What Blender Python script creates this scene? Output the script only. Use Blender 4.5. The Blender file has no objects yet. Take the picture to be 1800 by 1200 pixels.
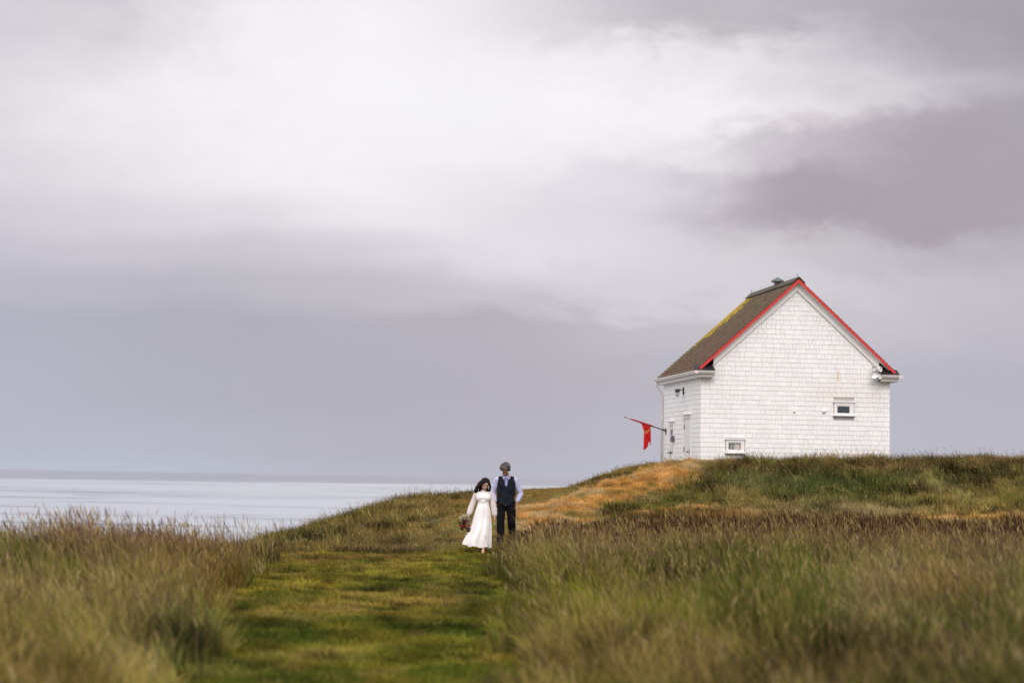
import bpy, bmesh, math, random
import numpy as np
from mathutils import Vector, Matrix, Euler
from mathutils import noise as mnoise
random.seed(7)
RNG = np.random.default_rng(11)
C = bpy.context.scene.collection
S = bpy.context.scene

# ------------------------------------------------------------------ camera
F = 3500.0                      # focal length in photo pixels (photo 1800 wide)
PITCH = math.atan(239.3 / F); ROLL = .017
CAM = np.array([0, 0, 1.6])
def _rx(a): c, s = math.cos(a), math.sin(a); return np.array([[1, 0, 0], [0, c, -s], [0, s, c]])
def _rz(a): c, s = math.cos(a), math.sin(a); return np.array([[c, -s, 0], [s, c, 0], [0, 0, 1]])
CM = _rx(math.pi / 2 + PITCH) @ _rz(ROLL)
def ray(px, py): return CM @ np.array([(px - 900) / F, -(py - 600) / F, -1.])
def P(px, py, Y): d = ray(px, py); return CAM + d * Y / d[1]
def proj(p):
    q = (np.asarray(p) - CAM) @ CM
    return 900 - q[..., 0] / q[..., 2] * F, 600 + q[..., 1] / q[..., 2] * F
cd = bpy.data.cameras.new('camera'); cam = bpy.data.objects.new('camera', cd); C.objects.link(cam)
cam.matrix_world = Matrix.Translation(CAM.tolist()) @ Matrix(CM.tolist()).to_4x4()
cd.sensor_width = 36; cd.lens = F * 36 / 1800; cd.clip_start = .1; cd.clip_end = 200000
cd.dof.use_dof = True; cd.dof.focus_distance = 46.0; cd.dof.aperture_fstop = 1.25
S.camera = cam

# ------------------------------------------------------------------ colour helpers
def lin(c):
    r = []
    for v in c[:3]:
        v = v / 255.
        r.append(v / 12.92 if v <= .04045 else ((v + .055) / 1.055) ** 2.4)
    return tuple(r)
def lin4(c): return lin(c) + (1.,)

# ------------------------------------------------------------------ world: overcast cloud layer over a daylight sky
SUN_EL, SUN_AZ = math.radians(42), math.radians(172)   # azimuth measured from +Y towards +X (sun behind the camera)
w = bpy.data.worlds.new('World'); S.world = w; w.use_nodes = True
nt = w.node_tree; nt.nodes.clear(); N = nt.nodes; K = nt.links
def nd(t, **kw):
    n = N.new(t)
    for k, v in kw.items(): setattr(n, k, v)
    return n
def mth(op, a, b=None, c=None):
    n = N.new('ShaderNodeMath'); n.operation = op
    for i, v in enumerate((a, b, c)):
        if v is None: continue
        if isinstance(v, (int, float)): n.inputs[i].default_value = v
        else: K.new(v, n.inputs[i])
    return n.outputs[0]
tc = nd('ShaderNodeTexCoord'); sx = nd('ShaderNodeSeparateXYZ'); K.new(tc.outputs['Generated'], sx.inputs[0])
az = mth('ARCTAN2', sx.outputs[0], sx.outputs[1]); el = mth('ARCSINE', sx.outputs[2])
mp = nd('ShaderNodeMapping'); K.new(tc.outputs['Generated'], mp.inputs[0]); mp.inputs['Scale'].default_value = (1, 1, 2.6)
def noise(scale, detail, rough, dist=0, off=(0, 0, 0), vec=None):
    m = nd('ShaderNodeMapping'); K.new(vec or mp.outputs[0], m.inputs[0]); m.inputs['Location'].default_value = off
    n = nd('ShaderNodeTexNoise'); n.inputs['Scale'].default_value = scale; n.inputs['Detail'].default_value = detail
    n.inputs['Roughness'].default_value = rough; n.inputs['Distortion'].default_value = dist
    K.new(m.outputs[0], n.inputs['Vector']); return n.outputs['Fac']
n1 = noise(9, 5, .55, .3); n2 = noise(9, 5, .55, .3, (5.2, 1.3, 7.7)); mp2 = nd('ShaderNodeMapping'); K.new(tc.outputs['Generated'], mp2.inputs[0]); mp2.inputs['Scale'].default_value = (1, 1, 1.7)
n3 = noise(24, 7, .62, .3, (2, 8, 3), mp2.outputs[0]); n4 = noise(7, 6, .6, .6, (9, 4, 1))
uu = mth('MULTIPLY_ADD', az, F, 900.); uu = mth('ADD', uu, mth('MULTIPLY', mth('ADD', mth('SUBTRACT', n1, .5), mth('MULTIPLY', mth('SUBTRACT', n3, .5), .55)), 290.))
yy = mth('SUBTRACT', 839.3, mth('MULTIPLY', el, F)); yy = mth('MULTIPLY_ADD', mth('MULTIPLY', az, F), ROLL, yy)
lf = nd('ShaderNodeMapRange', interpolation_type='SMOOTHSTEP'); K.new(az, lf.inputs[0]); lf.inputs[1].default_value = -.08; lf.inputs[2].default_value = .08; lf.inputs[3].default_value = .5; lf.inputs[4].default_value = 1.25
amp = mth('MULTIPLY', mth('MINIMUM', mth('MAXIMUM', mth('MULTIPLY', el, 1700.), 4.), 110.), lf.outputs[0])
yy = mth('ADD', yy, mth('MULTIPLY', mth('SUBTRACT', n2, .5), mth('MULTIPLY', amp, 1.6)))
yy = mth('ADD', yy, mth('MULTIPLY', mth('SUBTRACT', n3, .5), mth('MULTIPLY', amp, .80)))
rows = [
 (-140, [(226,222,227),(236,233,236),(242,239,242),(243,241,243),(232,228,232),(220,215,220),(212,206,212),(203,197,203),(196,190,197)]),
 (0,   [(209,204,210),(213,208,214),(236,233,237),(241,238,241),(226,222,226),(194,188,195),(184,178,185),(175,169,176),(168,162,170)]),
 (60,  [(211,206,212),(220,216,221),(241,238,241),(243,240,243),(226,222,227),(198,192,198),(190,184,190),(175,169,176),(166,160,168)]),
 (120, [(217,212,218),(230,226,231),(243,240,243),(243,241,243),(240,237,240),(236,232,236),(224,219,224),(188,182,189),(172,166,174)]),
 (190, [(221,217,222),(235,231,235),(243,240,243),(244,242,244),(243,241,243),(243,240,243),(236,231,235),(206,200,206),(184,178,186)]),
 (250, [(221,217,223),(235,231,235),(242,239,242),(243,240,243),(241,238,241),(238,234,238),(206,199,206),(178,170,178),(170,163,172)]),
 (320, [(219,215,221),(230,226,231),(240,236,240),(240,236,240),(228,223,229),(220,214,221),(178,169,177),(170,161,169),(170,163,171)]),
 (390, [(208,204,212),(214,210,217),(222,218,224),(234,230,235),(226,221,227),(214,208,216),(176,167,175),(169,160,168),(170,163,171)]),
 (450, [(197,194,205),(200,196,205),(203,199,207),(212,207,215),(224,219,226),(218,212,219),(206,200,206),(192,186,193),(184,178,187)]),
 (510, [(185,183,195),(184,182,193),(187,184,193),(194,190,199),(203,198,206),(212,206,213),(210,205,212),(202,196,204),(192,187,196)]),
 (570, [(177,176,190),(174,173,186),(174,172,183),(177,174,184),(180,176,186),(190,185,193),(196,191,199),(196,192,200),(188,184,194)]),
 (690, [(180,181,195),(177,177,190),(175,174,186),(175,173,184),(177,174,185),(181,178,189),(183,181,192),(182,180,192),(180,178,191)]),
 (780, [(182,184,199),(182,184,199),(181,181,193),(179,177,189),(180,178,189),(184,183,195),(186,185,199),(184,183,196),(182,181,194)]),
 (835, [(186,191,207),(186,191,206),(184,187,200),(181,183,195),(182,182,194),(186,186,198),(188,189,202),(186,187,200),(184,184,196)]),
]
tt = mth('DIVIDE', mth('SUBTRACT', uu, -112.), 2025.)
prev = None
for i, (y, cols) in enumerate(rows):
    r = nd('ShaderNodeValToRGB'); cr = r.color_ramp; cr.interpolation = 'CARDINAL'
    while len(cr.elements) < 9: cr.elements.new(.5)
    for j in range(9):
        e = cr.elements[j]; e.position = (225 * j + 112) / 2025.; e.color = lin4(cols[j])
    K.new(tt, r.inputs[0])
    if prev is None: prev = r.outputs[0]
    else:
        m = nd('ShaderNodeMapRange', interpolation_type='SMOOTHSTEP')
        K.new(yy, m.inputs[0]); m.inputs[1].default_value = rows[i - 1][0]; m.inputs[2].default_value = y
        mx = nd('ShaderNodeMix', data_type='RGBA'); K.new(m.outputs[0], mx.inputs[0]); K.new(prev, mx.inputs[6]); K.new(r.outputs[0], mx.inputs[7]); prev = mx.outputs[2]
fine = mth('ADD', mth('MULTIPLY', mth('SUBTRACT', n3, .5), .11), mth('MULTIPLY', mth('SUBTRACT', n4, .5), .10))
up = nd('ShaderNodeMapRange', interpolation_type='SMOOTHSTEP'); K.new(el, up.inputs[0]); up.inputs[1].default_value = math.radians(0); up.inputs[2].default_value = math.radians(9); up.inputs[3].default_value = .15
fine = mth('MULTIPLY', fine, up.outputs[0])
zen = nd('ShaderNodeMapRange', interpolation_type='SMOOTHSTEP'); K.new(el, zen.inputs[0]); zen.inputs[1].default_value = math.radians(13); zen.inputs[2].default_value = math.radians(60); zen.inputs[3].default_value = 1.0; zen.inputs[4].default_value = 1.85
bk = nd('ShaderNodeMapRange', interpolation_type='SMOOTHSTEP'); K.new(sx.outputs[1], bk.inputs[0]); bk.inputs[1].default_value = .6; bk.inputs[2].default_value = -.7; bk.inputs[3].default_value = 1.0; bk.inputs[4].default_value = 1.75
gain = mth('MULTIPLY', mth('MULTIPLY', mth('ADD', fine, 1.06), zen.outputs[0]), bk.outputs[0])
vm = nd('ShaderNodeVectorMath', operation='SCALE'); K.new(prev, vm.inputs[0]); K.new(gain, vm.inputs['Scale'])
sky = nd('ShaderNodeTexSky', sky_type='NISHITA'); sky.sun_disc = False; sky.sun_elevation = SUN_EL; sky.sun_rotation = SUN_AZ
bg_sky = nd('ShaderNodeBackground'); K.new(sky.outputs[0], bg_sky.inputs[0]); bg_sky.inputs[1].default_value = .05
bg_cl = nd('ShaderNodeBackground'); K.new(vm.outputs[0], bg_cl.inputs[0]); bg_cl.inputs[1].default_value = 1.0
ms = nd('ShaderNodeMixShader'); ms.inputs[0].default_value = .95; K.new(bg_sky.outputs[0], ms.inputs[1]); K.new(bg_cl.outputs[0], ms.inputs[2])
wo = nd('ShaderNodeOutputWorld'); K.new(ms.outputs[0], wo.inputs[0])

# ------------------------------------------------------------------ sun (veiled by cloud)
sd = bpy.data.lights.new('sun', 'SUN'); sd.energy = 1.2; sd.angle = math.radians(30); sd.color = (1, .955, .9)
so = bpy.data.objects.new('sun', sd); C.objects.link(so)
sdir = Vector((math.sin(SUN_AZ) * math.cos(SUN_EL), math.cos(SUN_AZ) * math.cos(SUN_EL), math.sin(SUN_EL)))
so.rotation_euler = sdir.to_track_quat('Z', 'Y').to_euler(); so.location = (sdir * 60)
S.view_settings.view_transform = 'Standard'; S.view_settings.look = 'None'; S.view_settings.exposure = 0; S.view_settings.gamma = 1

# ------------------------------------------------------------------ materials
def mat(name, col=None, rough=.7, attr=None, metal=0, noise_amt=0, noise_scale=8, bump=0, bump_scale=40, trans=0, spec=.5, sheen=0, stretch=(1, 1, 1)):
    m = bpy.data.materials.new(name); m.use_nodes = True
    t = m.node_tree; n = t.nodes; k = t.links; b = n['Principled BSDF']
    b.inputs['Roughness'].default_value = rough; b.inputs['Metallic'].default_value = metal
    b.inputs['Specular IOR Level'].default_value = spec
    if sheen: b.inputs['Sheen Weight'].default_value = sheen
    src = None
    if attr:
        a = n.new('ShaderNodeAttribute'); a.attribute_name = attr; src = a.outputs['Color']
    else:
        rgb = n.new('ShaderNodeRGB'); rgb.outputs[0].default_value = tuple(col) + (1,); src = rgb.outputs[0]
    co = n.new('ShaderNodeTexCoord'); mpg = n.new('ShaderNodeMapping'); mpg.inputs['Scale'].default_value = stretch
    k.new(co.outputs['Object'], mpg.inputs[0])
    if noise_amt:
        tx = n.new('ShaderNodeTexNoise'); tx.inputs['Scale'].default_value = noise_scale; tx.inputs['Detail'].default_value = 6; tx.inputs['Roughness'].default_value = .65
        k.new(mpg.outputs[0], tx.inputs['Vector'])
        mr = n.new('ShaderNodeMapRange'); mr.inputs[1].default_value = .25; mr.inputs[2].default_value = .75
        mr.inputs[3].default_value = 1 - noise_amt; mr.inputs[4].default_value = 1 + noise_amt; k.new(tx.outputs['Fac'], mr.inputs[0])
        vm = n.new('ShaderNodeVectorMath'); vm.operation = 'SCALE'; k.new(src, vm.inputs[0]); k.new(mr.outputs[0], vm.inputs['Scale']); src = vm.outputs[0]
    k.new(src, b.inputs['Base Color'])
    if bump:
        tx = n.new('ShaderNodeTexNoise'); tx.inputs['Scale'].default_value = bump_scale; tx.inputs['Detail'].default_value = 5
        k.new(mpg.outputs[0], tx.inputs['Vector'])
        bp = n.new('ShaderNodeBump'); bp.inputs['Strength'].default_value = bump; bp.inputs['Distance'].default_value = .02
        k.new(tx.outputs['Fac'], bp.inputs['Height']); k.new(bp.outputs[0], b.inputs['Normal'])
    if trans:
        tr = n.new('ShaderNodeBsdfTranslucent'); k.new(src, tr.inputs[0]); mx = n.new('ShaderNodeMixShader'); mx.inputs[0].default_value = trans
        k.new(b.outputs[0], mx.inputs[1]); k.new(tr.outputs[0], mx.inputs[2]); k.new(mx.outputs[0], n['Material Output'].inputs[0])
    return m

# ------------------------------------------------------------------ object helpers
def tag(o, label=None, cat=None, group=None, kind=None):
    if label: o['label'] = label
    if cat: o['category'] = cat
    if group: o['group'] = group
    if kind: o['kind'] = kind
    return o
def empty(name, loc, rz=0):
    o = bpy.data.objects.new(name, None); C.objects.link(o); o.location = loc; o.rotation_euler = (0, 0, rz); o.empty_display_size = .2
    return o
def link(name, me, m, parent=None, smooth=False):
    o = bpy.data.objects.new(name, me); C.objects.link(o); me.name = name
    if m is not None: me.materials.clear(); me.materials.append(m)
    if parent: o.parent = parent
    if smooth: me.polygons.foreach_set('use_smooth', [True] * len(me.polygons))
    return o
def from_bm(name, bm, m, parent=None, smooth=False):
    me = bpy.data.meshes.new(name); bmesh.ops.recalc_face_normals(bm, faces=bm.faces); bm.to_mesh(me); bm.free()
    return link(name, me, m, parent, smooth)
def bx(bm, x0, x1, y0, y1, z0, z1):
    v = [bm.verts.new((x, y, z)) for x in (x0, x1) for y in (y0, y1) for z in (z0, z1)]
    for f in ((0, 1, 3, 2), (4, 6, 7, 5), (0, 4, 5, 1), (2, 3, 7, 6), (0, 2, 6, 4), (1, 5, 7, 3)): bm.faces.new([v[i] for i in f])
    return v
def bevel(bm, r=.004, seg=1):
    bmesh.ops.bevel(bm, geom=list(bm.edges), offset=r, segments=seg, affect='EDGES', profile=.5)
def prism(bm, pts, axis, a0, a1):
    """extrude a 2-D outline; axis 'y': pts are (x,z); 'x': pts are (y,z); 'z': pts (x,y)"""
    def mk(p, a): return {'y': (p[0], a, p[1]), 'x': (a, p[0], p[1]), 'z': (p[0], p[1], a)}[axis]
    A = [bm.verts.new(mk(p, a0)) for p in pts]; B = [bm.verts.new(mk(p, a1)) for p in pts]
    bm.faces.new(A); bm.faces.new(B[::-1]); n = len(pts)
    for i in range(n): bm.faces.new((A[i], A[(i + 1) % n], B[(i + 1) % n], B[i]))
def tube(bm, pts, r, seg=8, cap=True):
    pts = [Vector(p) for p in pts]; rs = r if isinstance(r, (list, tuple)) else [r] * len(pts); rings = []
    for i, p in enumerate(pts):
        d = (pts[min(i + 1, len(pts) - 1)] - pts[max(i - 1, 0)]).normalized()
        a = d.cross(Vector((0, 0, 1)) if abs(d.z) < .95 else Vector((1, 0, 0))).normalized(); b = d.cross(a)
        rings.append([bm.verts.new(p + (a * math.cos(2 * math.pi * k / seg) + b * math.sin(2 * math.pi * k / seg)) * rs[i]) for k in range(seg)])
    for i in range(len(rings) - 1):
        for k in range(seg): bm.faces.new((rings[i][k], rings[i][(k + 1) % seg], rings[i + 1][(k + 1) % seg], rings[i + 1][k]))
    if cap: bm.faces.new(rings[0][::-1]); bm.faces.new(rings[-1])
def lathe(bm, prof, seg=20, c=(0, 0, 0), rot=None):
    rings = []
    for r, z in prof:
        ring = []
        for k in range(seg):
            p = Vector((r * math.cos(2 * math.pi * k / seg), r * math.sin(2 * math.pi * k / seg), z))
            if rot: p = rot @ p
            ring.append(bm.verts.new(p + Vector(c)))
        rings.append(ring)
    for i in range(len(rings) - 1):
        for k in range(seg): bm.faces.new((rings[i][k], rings[i][(k + 1) % seg], rings[i + 1][(k + 1) % seg], rings[i + 1][k]))
    bm.faces.new(rings[0][::-1]); bm.faces.new(rings[-1])
def np_mesh(name, V, quads=None, tris=None, col=None):
    me = bpy.data.meshes.new(name); me.vertices.add(len(V)); me.vertices.foreach_set('co', np.ascontiguousarray(V, dtype=np.float32).ravel())
    idx = []; st = []; o = 0
    if quads is not None and len(quads):
        idx.append(quads.ravel()); st.append(np.arange(len(quads)) * 4); o = len(quads) * 4
    if tris is not None and len(tris):
        idx.append(tris.ravel()); st.append(o + np.arange(len(tris)) * 3)
    idx = np.concatenate(idx).astype(np.int32); st = np.concatenate(st).astype(np.int32)
    me.loops.add(len(idx)); me.loops.foreach_set('vertex_index', idx); me.polygons.add(len(st)); me.polygons.foreach_set('loop_start', st)
    if col is not None:
        a = me.attributes.new('Col', 'FLOAT_COLOR', 'POINT'); c4 = np.ones((len(V), 4), dtype=np.float32); c4[:, :3] = col; a.data.foreach_set('color', c4.ravel())
    me.update(calc_edges=True); return me

# ------------------------------------------------------------------ terrain
cp = []
def G(px, py, Y, g=0.): p = P(px, py, Y); cp.append((p[0], p[1], p[2] - g))
def W(x, y, z): cp.append((x, y, z))
for x, y, z in [(-1, -12, 0), (-1, 5, 0), (-1.3, 15, 0), (-2, 25, 0), (-2.4, 33, 0), (-1.5, 41, 0), (-3.5, 40.2, -.02), (-.6, 36, 0), (0, 41.5, 0.02),
                (-14, -12, 0), (14, -12, 0), (30, -12, 0), (-12, 8, .1), (-4, 8, .12), (3, 8, .12), (10, 8, .2), (30, 10, .3),
                (-4, 18, .08), (-5.2, 24, .22), (-7, 24, .2), (-5, 31, -.02), (-7, 32, -.08), (-9.5, 30, -.1), (-10, 20, .2),
                (-14, 22, -.8), (-20, 22, -4), (-30, 20, -12), (-28, 0, -6), (-10, 40, -3), (-7.2, 41, -.75), (-14, 44, -8), (-22, 40, -12),
                (-8, 48, -2.4), (-11, 54, -7), (-7, 58, -3.5), (-18, 62, -12), (-5, 66, -4), (-9, 78, -12), (0, 72, -2.2), (2, 84, -8), (0, 100, -12),
                (2, 17, .08), (5, 20, .15), (2, 28, .12), (6, 30, .2), (1, 35, .02), (4.5, 35.5, .25), (8, 34, .18), (14, 34, .3), (25, 34, .6),
                (.3, 38.5, .0), (4, 39.5, .2), (8, 39.5, .25),
                (5.3, 54.5, 1.52), (5, 56.5, 1.5), (11, 57, 1.52), (8, 55, 1.6), (4.6, 61.5, 1.5), (10, 62.5, 1.5), (14, 58, 1.6), (8, 66, 1.4), (22, 58, 1.9),
                (8, 78, .4), (20, 75, 1), (35, 60, 1.5), (35, 80, -1), (12, 95, -10), (30, 100, -12), (5, 72, -.5)]: W(x, y, z)
for a in [(480, 930, 44.5, .25), (500, 925, 46, .3), (600, 895, 48, .3), (700, 866, 51, .3), (800, 853, 55, .3), (860, 850, 58, .3), (900, 850, 57, .2), (955, 855, 57, .15), (985, 858, 56, .12), (940, 866, 53.5),
          (520, 975, 41), (650, 978, 40.8), (780, 975, 41), (650, 935, 44.5, .3), (760, 905, 46, .3), (600, 940, 43.5, .3),
          (900, 957, 42.5), (930, 930, 44.2), (950, 890, 48.5), (955, 864, 54.5), (850, 905, 46),
          (1010, 858, 55, .12), (1050, 838, 53.5, .12), (1100, 816, 53.3, .18), (1170, 808, 52.2, .15), (1230, 811, 51), (1160, 830, 50.2), (1100, 853, 49), (1040, 872, 48),
          (980, 893, 46.8), (990, 874, 50.5), (1000, 910, 45.5), (1120, 880, 47.2, .25), (1200, 895, 46.2), (1240, 860, 48.3, .3), (1330, 905, 45.4), (1500, 917, 44.2), (1750, 910, 44.4),
          (1300, 804, 51.5, .2), (1400, 803, 51.5, .19), (1500, 803, 51.5, .19), (1640, 802, 51.2, .2), (1790, 801, 51, .2), (1500, 860, 47.4, .3), (1350, 850, 48.2, .3), (1700, 862, 47.2, .3)]: G(*a)
cp = np.array(cp)
def tps(r2): return np.where(r2 > 1e-12, .5 * r2 * np.log(np.maximum(r2, 1e-12)), 0)
def _fit(c):
    X = c[:, :2]; n = len(c); d = ((X[:, None] - X[None]) ** 2).sum(-1)
    A = np.zeros((n + 3, n + 3)); A[:n, :n] = tps(d) + np.eye(n) * .05; A[:n, n] = 1; A[:n, n + 1:] = X; A[n, :n] = 1; A[n + 1:, :n] = X.T
    return np.linalg.solve(A, np.r_[c[:, 2], 0, 0, 0])
TW = _fit(cp)
def base_z(x, y):
    out = np.full(x.shape, TW[-3]) + TW[-2] * x + TW[-1] * y
    for (cx, cy, _), wt in zip(cp, TW[:-3]): out = out + wt * tps((x - cx) ** 2 + (y - cy) ** 2)
    return out
def vnoise(x, y, s, seed=0):
    """smooth value noise, vectorised"""
    r = np.random.default_rng(seed); T = r.random((64, 64)); fx = x / s + 1000; fy = y / s + 1000
    ix = np.floor(fx).astype(int); iy = np.floor(fy).astype(int); tx = fx - ix; ty = fy - iy; tx = tx * tx * (3 - 2 * tx); ty = ty * ty * (3 - 2 * ty)
    g = lambda a, b: T[a % 64, b % 64]
    return (g(ix, iy) * (1 - tx) + g(ix + 1, iy) * tx) * (1 - ty) + (g(ix, iy + 1) * (1 - tx) + g(ix + 1, iy + 1) * tx) * ty
def fbm(x, y, s, seed=0, o=3):
    a = 0; t = 0
    for i in range(o): a = a + vnoise(x, y, s / 2 ** i, seed + i) * .5 ** i; t += .5 ** i
    return a / t
GX0, GX1, GY0, GY1, GS = -40., 44., -14., 106., .25
gx = np.arange(GX0, GX1 + .01, GS); gy = np.arange(GY0, GY1 + .01, GS); XX, YY = np.meshgrid(gx, gy)
ZZ = base_z(XX, YY)
ZZ = ZZ + (fbm(XX, YY, 1.6, 5) - .5) * .07
ZZ = np.clip(ZZ, -13.5, 3.)
edge = np.minimum.reduce([XX - GX0, GX1 - XX, GY1 - YY]); ZZ = np.where(edge < 6, ZZ - (6 - np.maximum(edge, 0)) ** 2 * .4, ZZ); ZZ = np.maximum(ZZ, -14)
def gz(x, y):
    fx = np.clip((np.asarray(x, float) - GX0) / GS, 0, len(gx) - 1.001); fy = np.clip((np.asarray(y, float) - GY0) / GS, 0, len(gy) - 1.001)
    ix = fx.astype(int); iy = fy.astype(int); tx = fx - ix; ty = fy - iy
    return (ZZ[iy, ix] * (1 - tx) + ZZ[iy, ix + 1] * tx) * (1 - ty) + (ZZ[iy + 1, ix] * (1 - tx) + ZZ[iy + 1, ix + 1] * tx) * ty

# zones of ground cover (all in world metres; edges found from photo points)
def interp_edge(y, tab): t = np.array(tab); return np.interp(y, t[:, 0], t[:, 1])
pathL = [(-14, -2.0), (8, -2.1), (15, -2.35), (24, -3.4), (32, -4.1), (38, -4.6), (40.3, -4.7), (40.9, -1.0), (43, -1.25), (46, -1.45), (50, -1.4), (54, -.9), (58, -.4), (64, 0)]
pathR = [(-14, .1), (8, .05), (15, 0), (24, -.05), (32, -.12), (38, -.05), (39.8, -.05), (41, .4), (42.5, 1.0), (44, 1.7), (46, 2.0), (48, 1.7), (52, 1.6), (55, 1.5), (58, 1.6), (64, 1.5)]
def path_d(x, y):
    """>0 inside the mown/worn path"""
    wob = (fbm(x, y, .9, 31) - .5) * .9
    return np.minimum(x - interp_edge(y, pathL), interp_edge(y, pathR) - x) + wob
# worn orange track climbing to the shed : polyline in world
trk = np.array([P(955, 905, 46)[:2], P(1010, 880, 47.6)[:2], P(1100, 853, 49.2)[:2], P(1170, 832, 50.3)[:2], P(1235, 813, 51.3)[:2], (4.9, 53.6)])
def seg_d(x, y, L, wd):
    best = np.full(np.shape(x), -9.)
    for i in range(len(L) - 1):
        a, b = L[i], L[i + 1]; ab = b - a; t = np.clip(((x - a[0]) * ab[0] + (y - a[1]) * ab[1]) / (ab @ ab), 0, 1)
        d = np.hypot(x - a[0] - t * ab[0], y - a[1] - t * ab[1]); ww = wd[i] * (1 - t) + wd[i + 1] * t
        best = np.maximum(best, ww - d)
    return best
def trk_d(x, y): return seg_d(x, y, trk, [1.0, .9, .8, .7, .45, .4]) + (fbm(x, y, 1.0, 41) - .5) * .5
lowp = np.array([P(1120, 905, 45.5)[:2], P(1210, 893, 46.2)[:2], P(1300, 905, 45.6)[:2], P(1450, 925, 43.8)[:2], P(1640, 912, 44.2)[:2], P(1800, 915, 44)[:2]])
def low_d(x, y): return seg_d(x, y, lowp, [.0, .38, .0, -.4, .5, .5]) + (fbm(x, y, 1.0, 47) - .5) * .5

V = np.c_[XX.ravel(), YY.ravel(), ZZ.ravel()]; ny, nx = XX.shape
ii = (np.arange(ny - 1)[:, None] * nx + np.arange(nx - 1)[None]).ravel(); quads = np.c_[ii, ii + 1, ii + nx + 1, ii + nx]
def mixc(a, b, t): return a * (1 - t[..., None]) + b * t[..., None]
x, y = V[:, 0], V[:, 1]
gc = np.tile(np.array((.085, .07, .035)), (len(V), 1))
pd = path_d(x, y); gc = mixc(gc, np.array((.16, .15, .045)), np.clip(pd * 3 + .3, 0, 1))
dirt = np.clip((y - 41.5) / 2.5, 0, 1) * np.clip(pd * 2.5, 0, 1) * np.clip((x + .2) * 1.5, 0, 1) * np.clip((50 - y) / 2, 0, 1)
gc = mixc(gc, np.array((.27, .155, .075)), dirt); tdm = np.clip(trk_d(x, y) * 3 + .2, 0, 1); gc = mixc(gc, np.array((.30, .17, .065)), tdm)
gc = mixc(gc, np.array((.26, .14, .05)), np.clip(low_d(x, y) * 3 + .2, 0, 1)); gc = mixc(gc, np.array((.22, .19, .15)), np.clip((-1.5 - V[:, 2]) / 2, 0, 1))
gm = np_mesh('ground', V, quads=quads, col=gc)
m_ground = mat('soil', attr='Col', rough=1, noise_amt=.5, noise_scale=3.5, bump=1., bump_scale=5, spec=.1)
g = link('ground', gm, m_ground, smooth=True); tag(g, kind='structure')

# ------------------------------------------------------------------ sea
bm = bmesh.new(); R0 = 90000
v = [bm.verts.new(p) for p in ((-R0, -R0, -10), (R0, -R0, -10), (R0, R0, -10), (-R0, R0, -10))]; bm.faces.new(v)
ms_ = bpy.data.materials.new('sea_water'); ms_.use_nodes = True; t = ms_.node_tree; n = t.nodes; k = t.links; b = n['Principled BSDF']
b.inputs['Base Color'].default_value = (.30, .335, .36, 1); b.inputs['IOR'].default_value = 1.333
co = n.new('ShaderNodeTexCoord'); sp = n.new('ShaderNodeSeparateXYZ'); k.new(co.outputs['Object'], sp.inputs[0])
def smath(op, a, b_=None, c=None):
    q = n.new('ShaderNodeMath'); q.operation = op
    for i, vv in enumerate((a, b_, c)):
        if vv is None: continue
        if isinstance(vv, (int, float)): q.inputs[i].default_value = vv
        else: k.new(vv, q.inputs[i])
    return q.outputs[0]
ly = smath('LOGARITHM', smath('MAXIMUM', sp.outputs[1], 10.), 2.718); ax = smath('DIVIDE', sp.outputs[0], smath('MAXIMUM', sp.outputs[1], 10.))
cb = n.new('ShaderNodeCombineXYZ'); k.new(smath('MULTIPLY', ax, 14.), cb.inputs[0]); k.new(smath('MULTIPLY', ly, 22.), cb.inputs[1])
st = n.new('ShaderNodeTexNoise'); st.inputs['Scale'].default_value = .55; st.inputs['Detail'].default_value = 5; st.inputs['Roughness'].default_value = .6; st.inputs['Distortion'].default_value = .8; k.new(cb.outputs[0], st.inputs['Vector'])
sr = n.new('ShaderNodeMapRange'); sr.interpolation_type = 'SMOOTHSTEP'; k.new(st.outputs['Fac'], sr.inputs[0]); sr.inputs[1].default_value = .47; sr.inputs[2].default_value = .72
near = n.new('ShaderNodeMapRange'); near.interpolation_type = 'SMOOTHSTEP'; k.new(smath('MULTIPLY_ADD', sp.outputs[0], -1.1, sp.outputs[1]), near.inputs[0]); near.inputs[1].default_value = 2900; near.inputs[2].default_value = 3400
ro = n.new('ShaderNodeMapRange'); k.new(near.outputs[0], ro.inputs[0]); ro.inputs[3].default_value = .38; ro.inputs[4].default_value = .12
ro2 = smath('SUBTRACT', ro.outputs[0], smath('MULTIPLY', sr.outputs[0], smath('MULTIPLY', smath('SUBTRACT', 1., near.outputs[0]), .2)))
k.new(smath('MAXIMUM', ro2, .08), b.inputs['Roughness'])
mxc = n.new('ShaderNodeMix'); mxc.data_type = 'RGBA'; k.new(smath('MULTIPLY', sr.outputs[0], smath('SUBTRACT', 1., near.outputs[0])), mxc.inputs[0]); mxc.inputs[6].default_value = (.34, .365, .395, 1); mxc.inputs[7].default_value = (.09, .11, .125, 1)
mxf = n.new('ShaderNodeMix'); mxf.data_type = 'RGBA'; k.new(near.outputs[0], mxf.inputs[0]); k.new(mxc.outputs[2], mxf.inputs[6]); mxf.inputs[7].default_value = (.18, .19, .21, 1); k.new(mxf.outputs[2], b.inputs['Base Color'])  # far band's dimmer sky reflection is partly put into the base colour
wv = n.new('ShaderNodeTexNoise'); wv.inputs['Scale'].default_value = .25; wv.inputs['Detail'].default_value = 6; k.new(co.outputs['Object'], wv.inputs['Vector'])
bp = n.new('ShaderNodeBump'); bp.inputs['Strength'].default_value = .25; bp.inputs['Distance'].default_value = .4; k.new(wv.outputs['Fac'], bp.inputs['Height']); k.new(bp.outputs[0], b.inputs['Normal'])
sea = from_bm('sea', bm, ms_); tag(sea, kind='structure')

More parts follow.
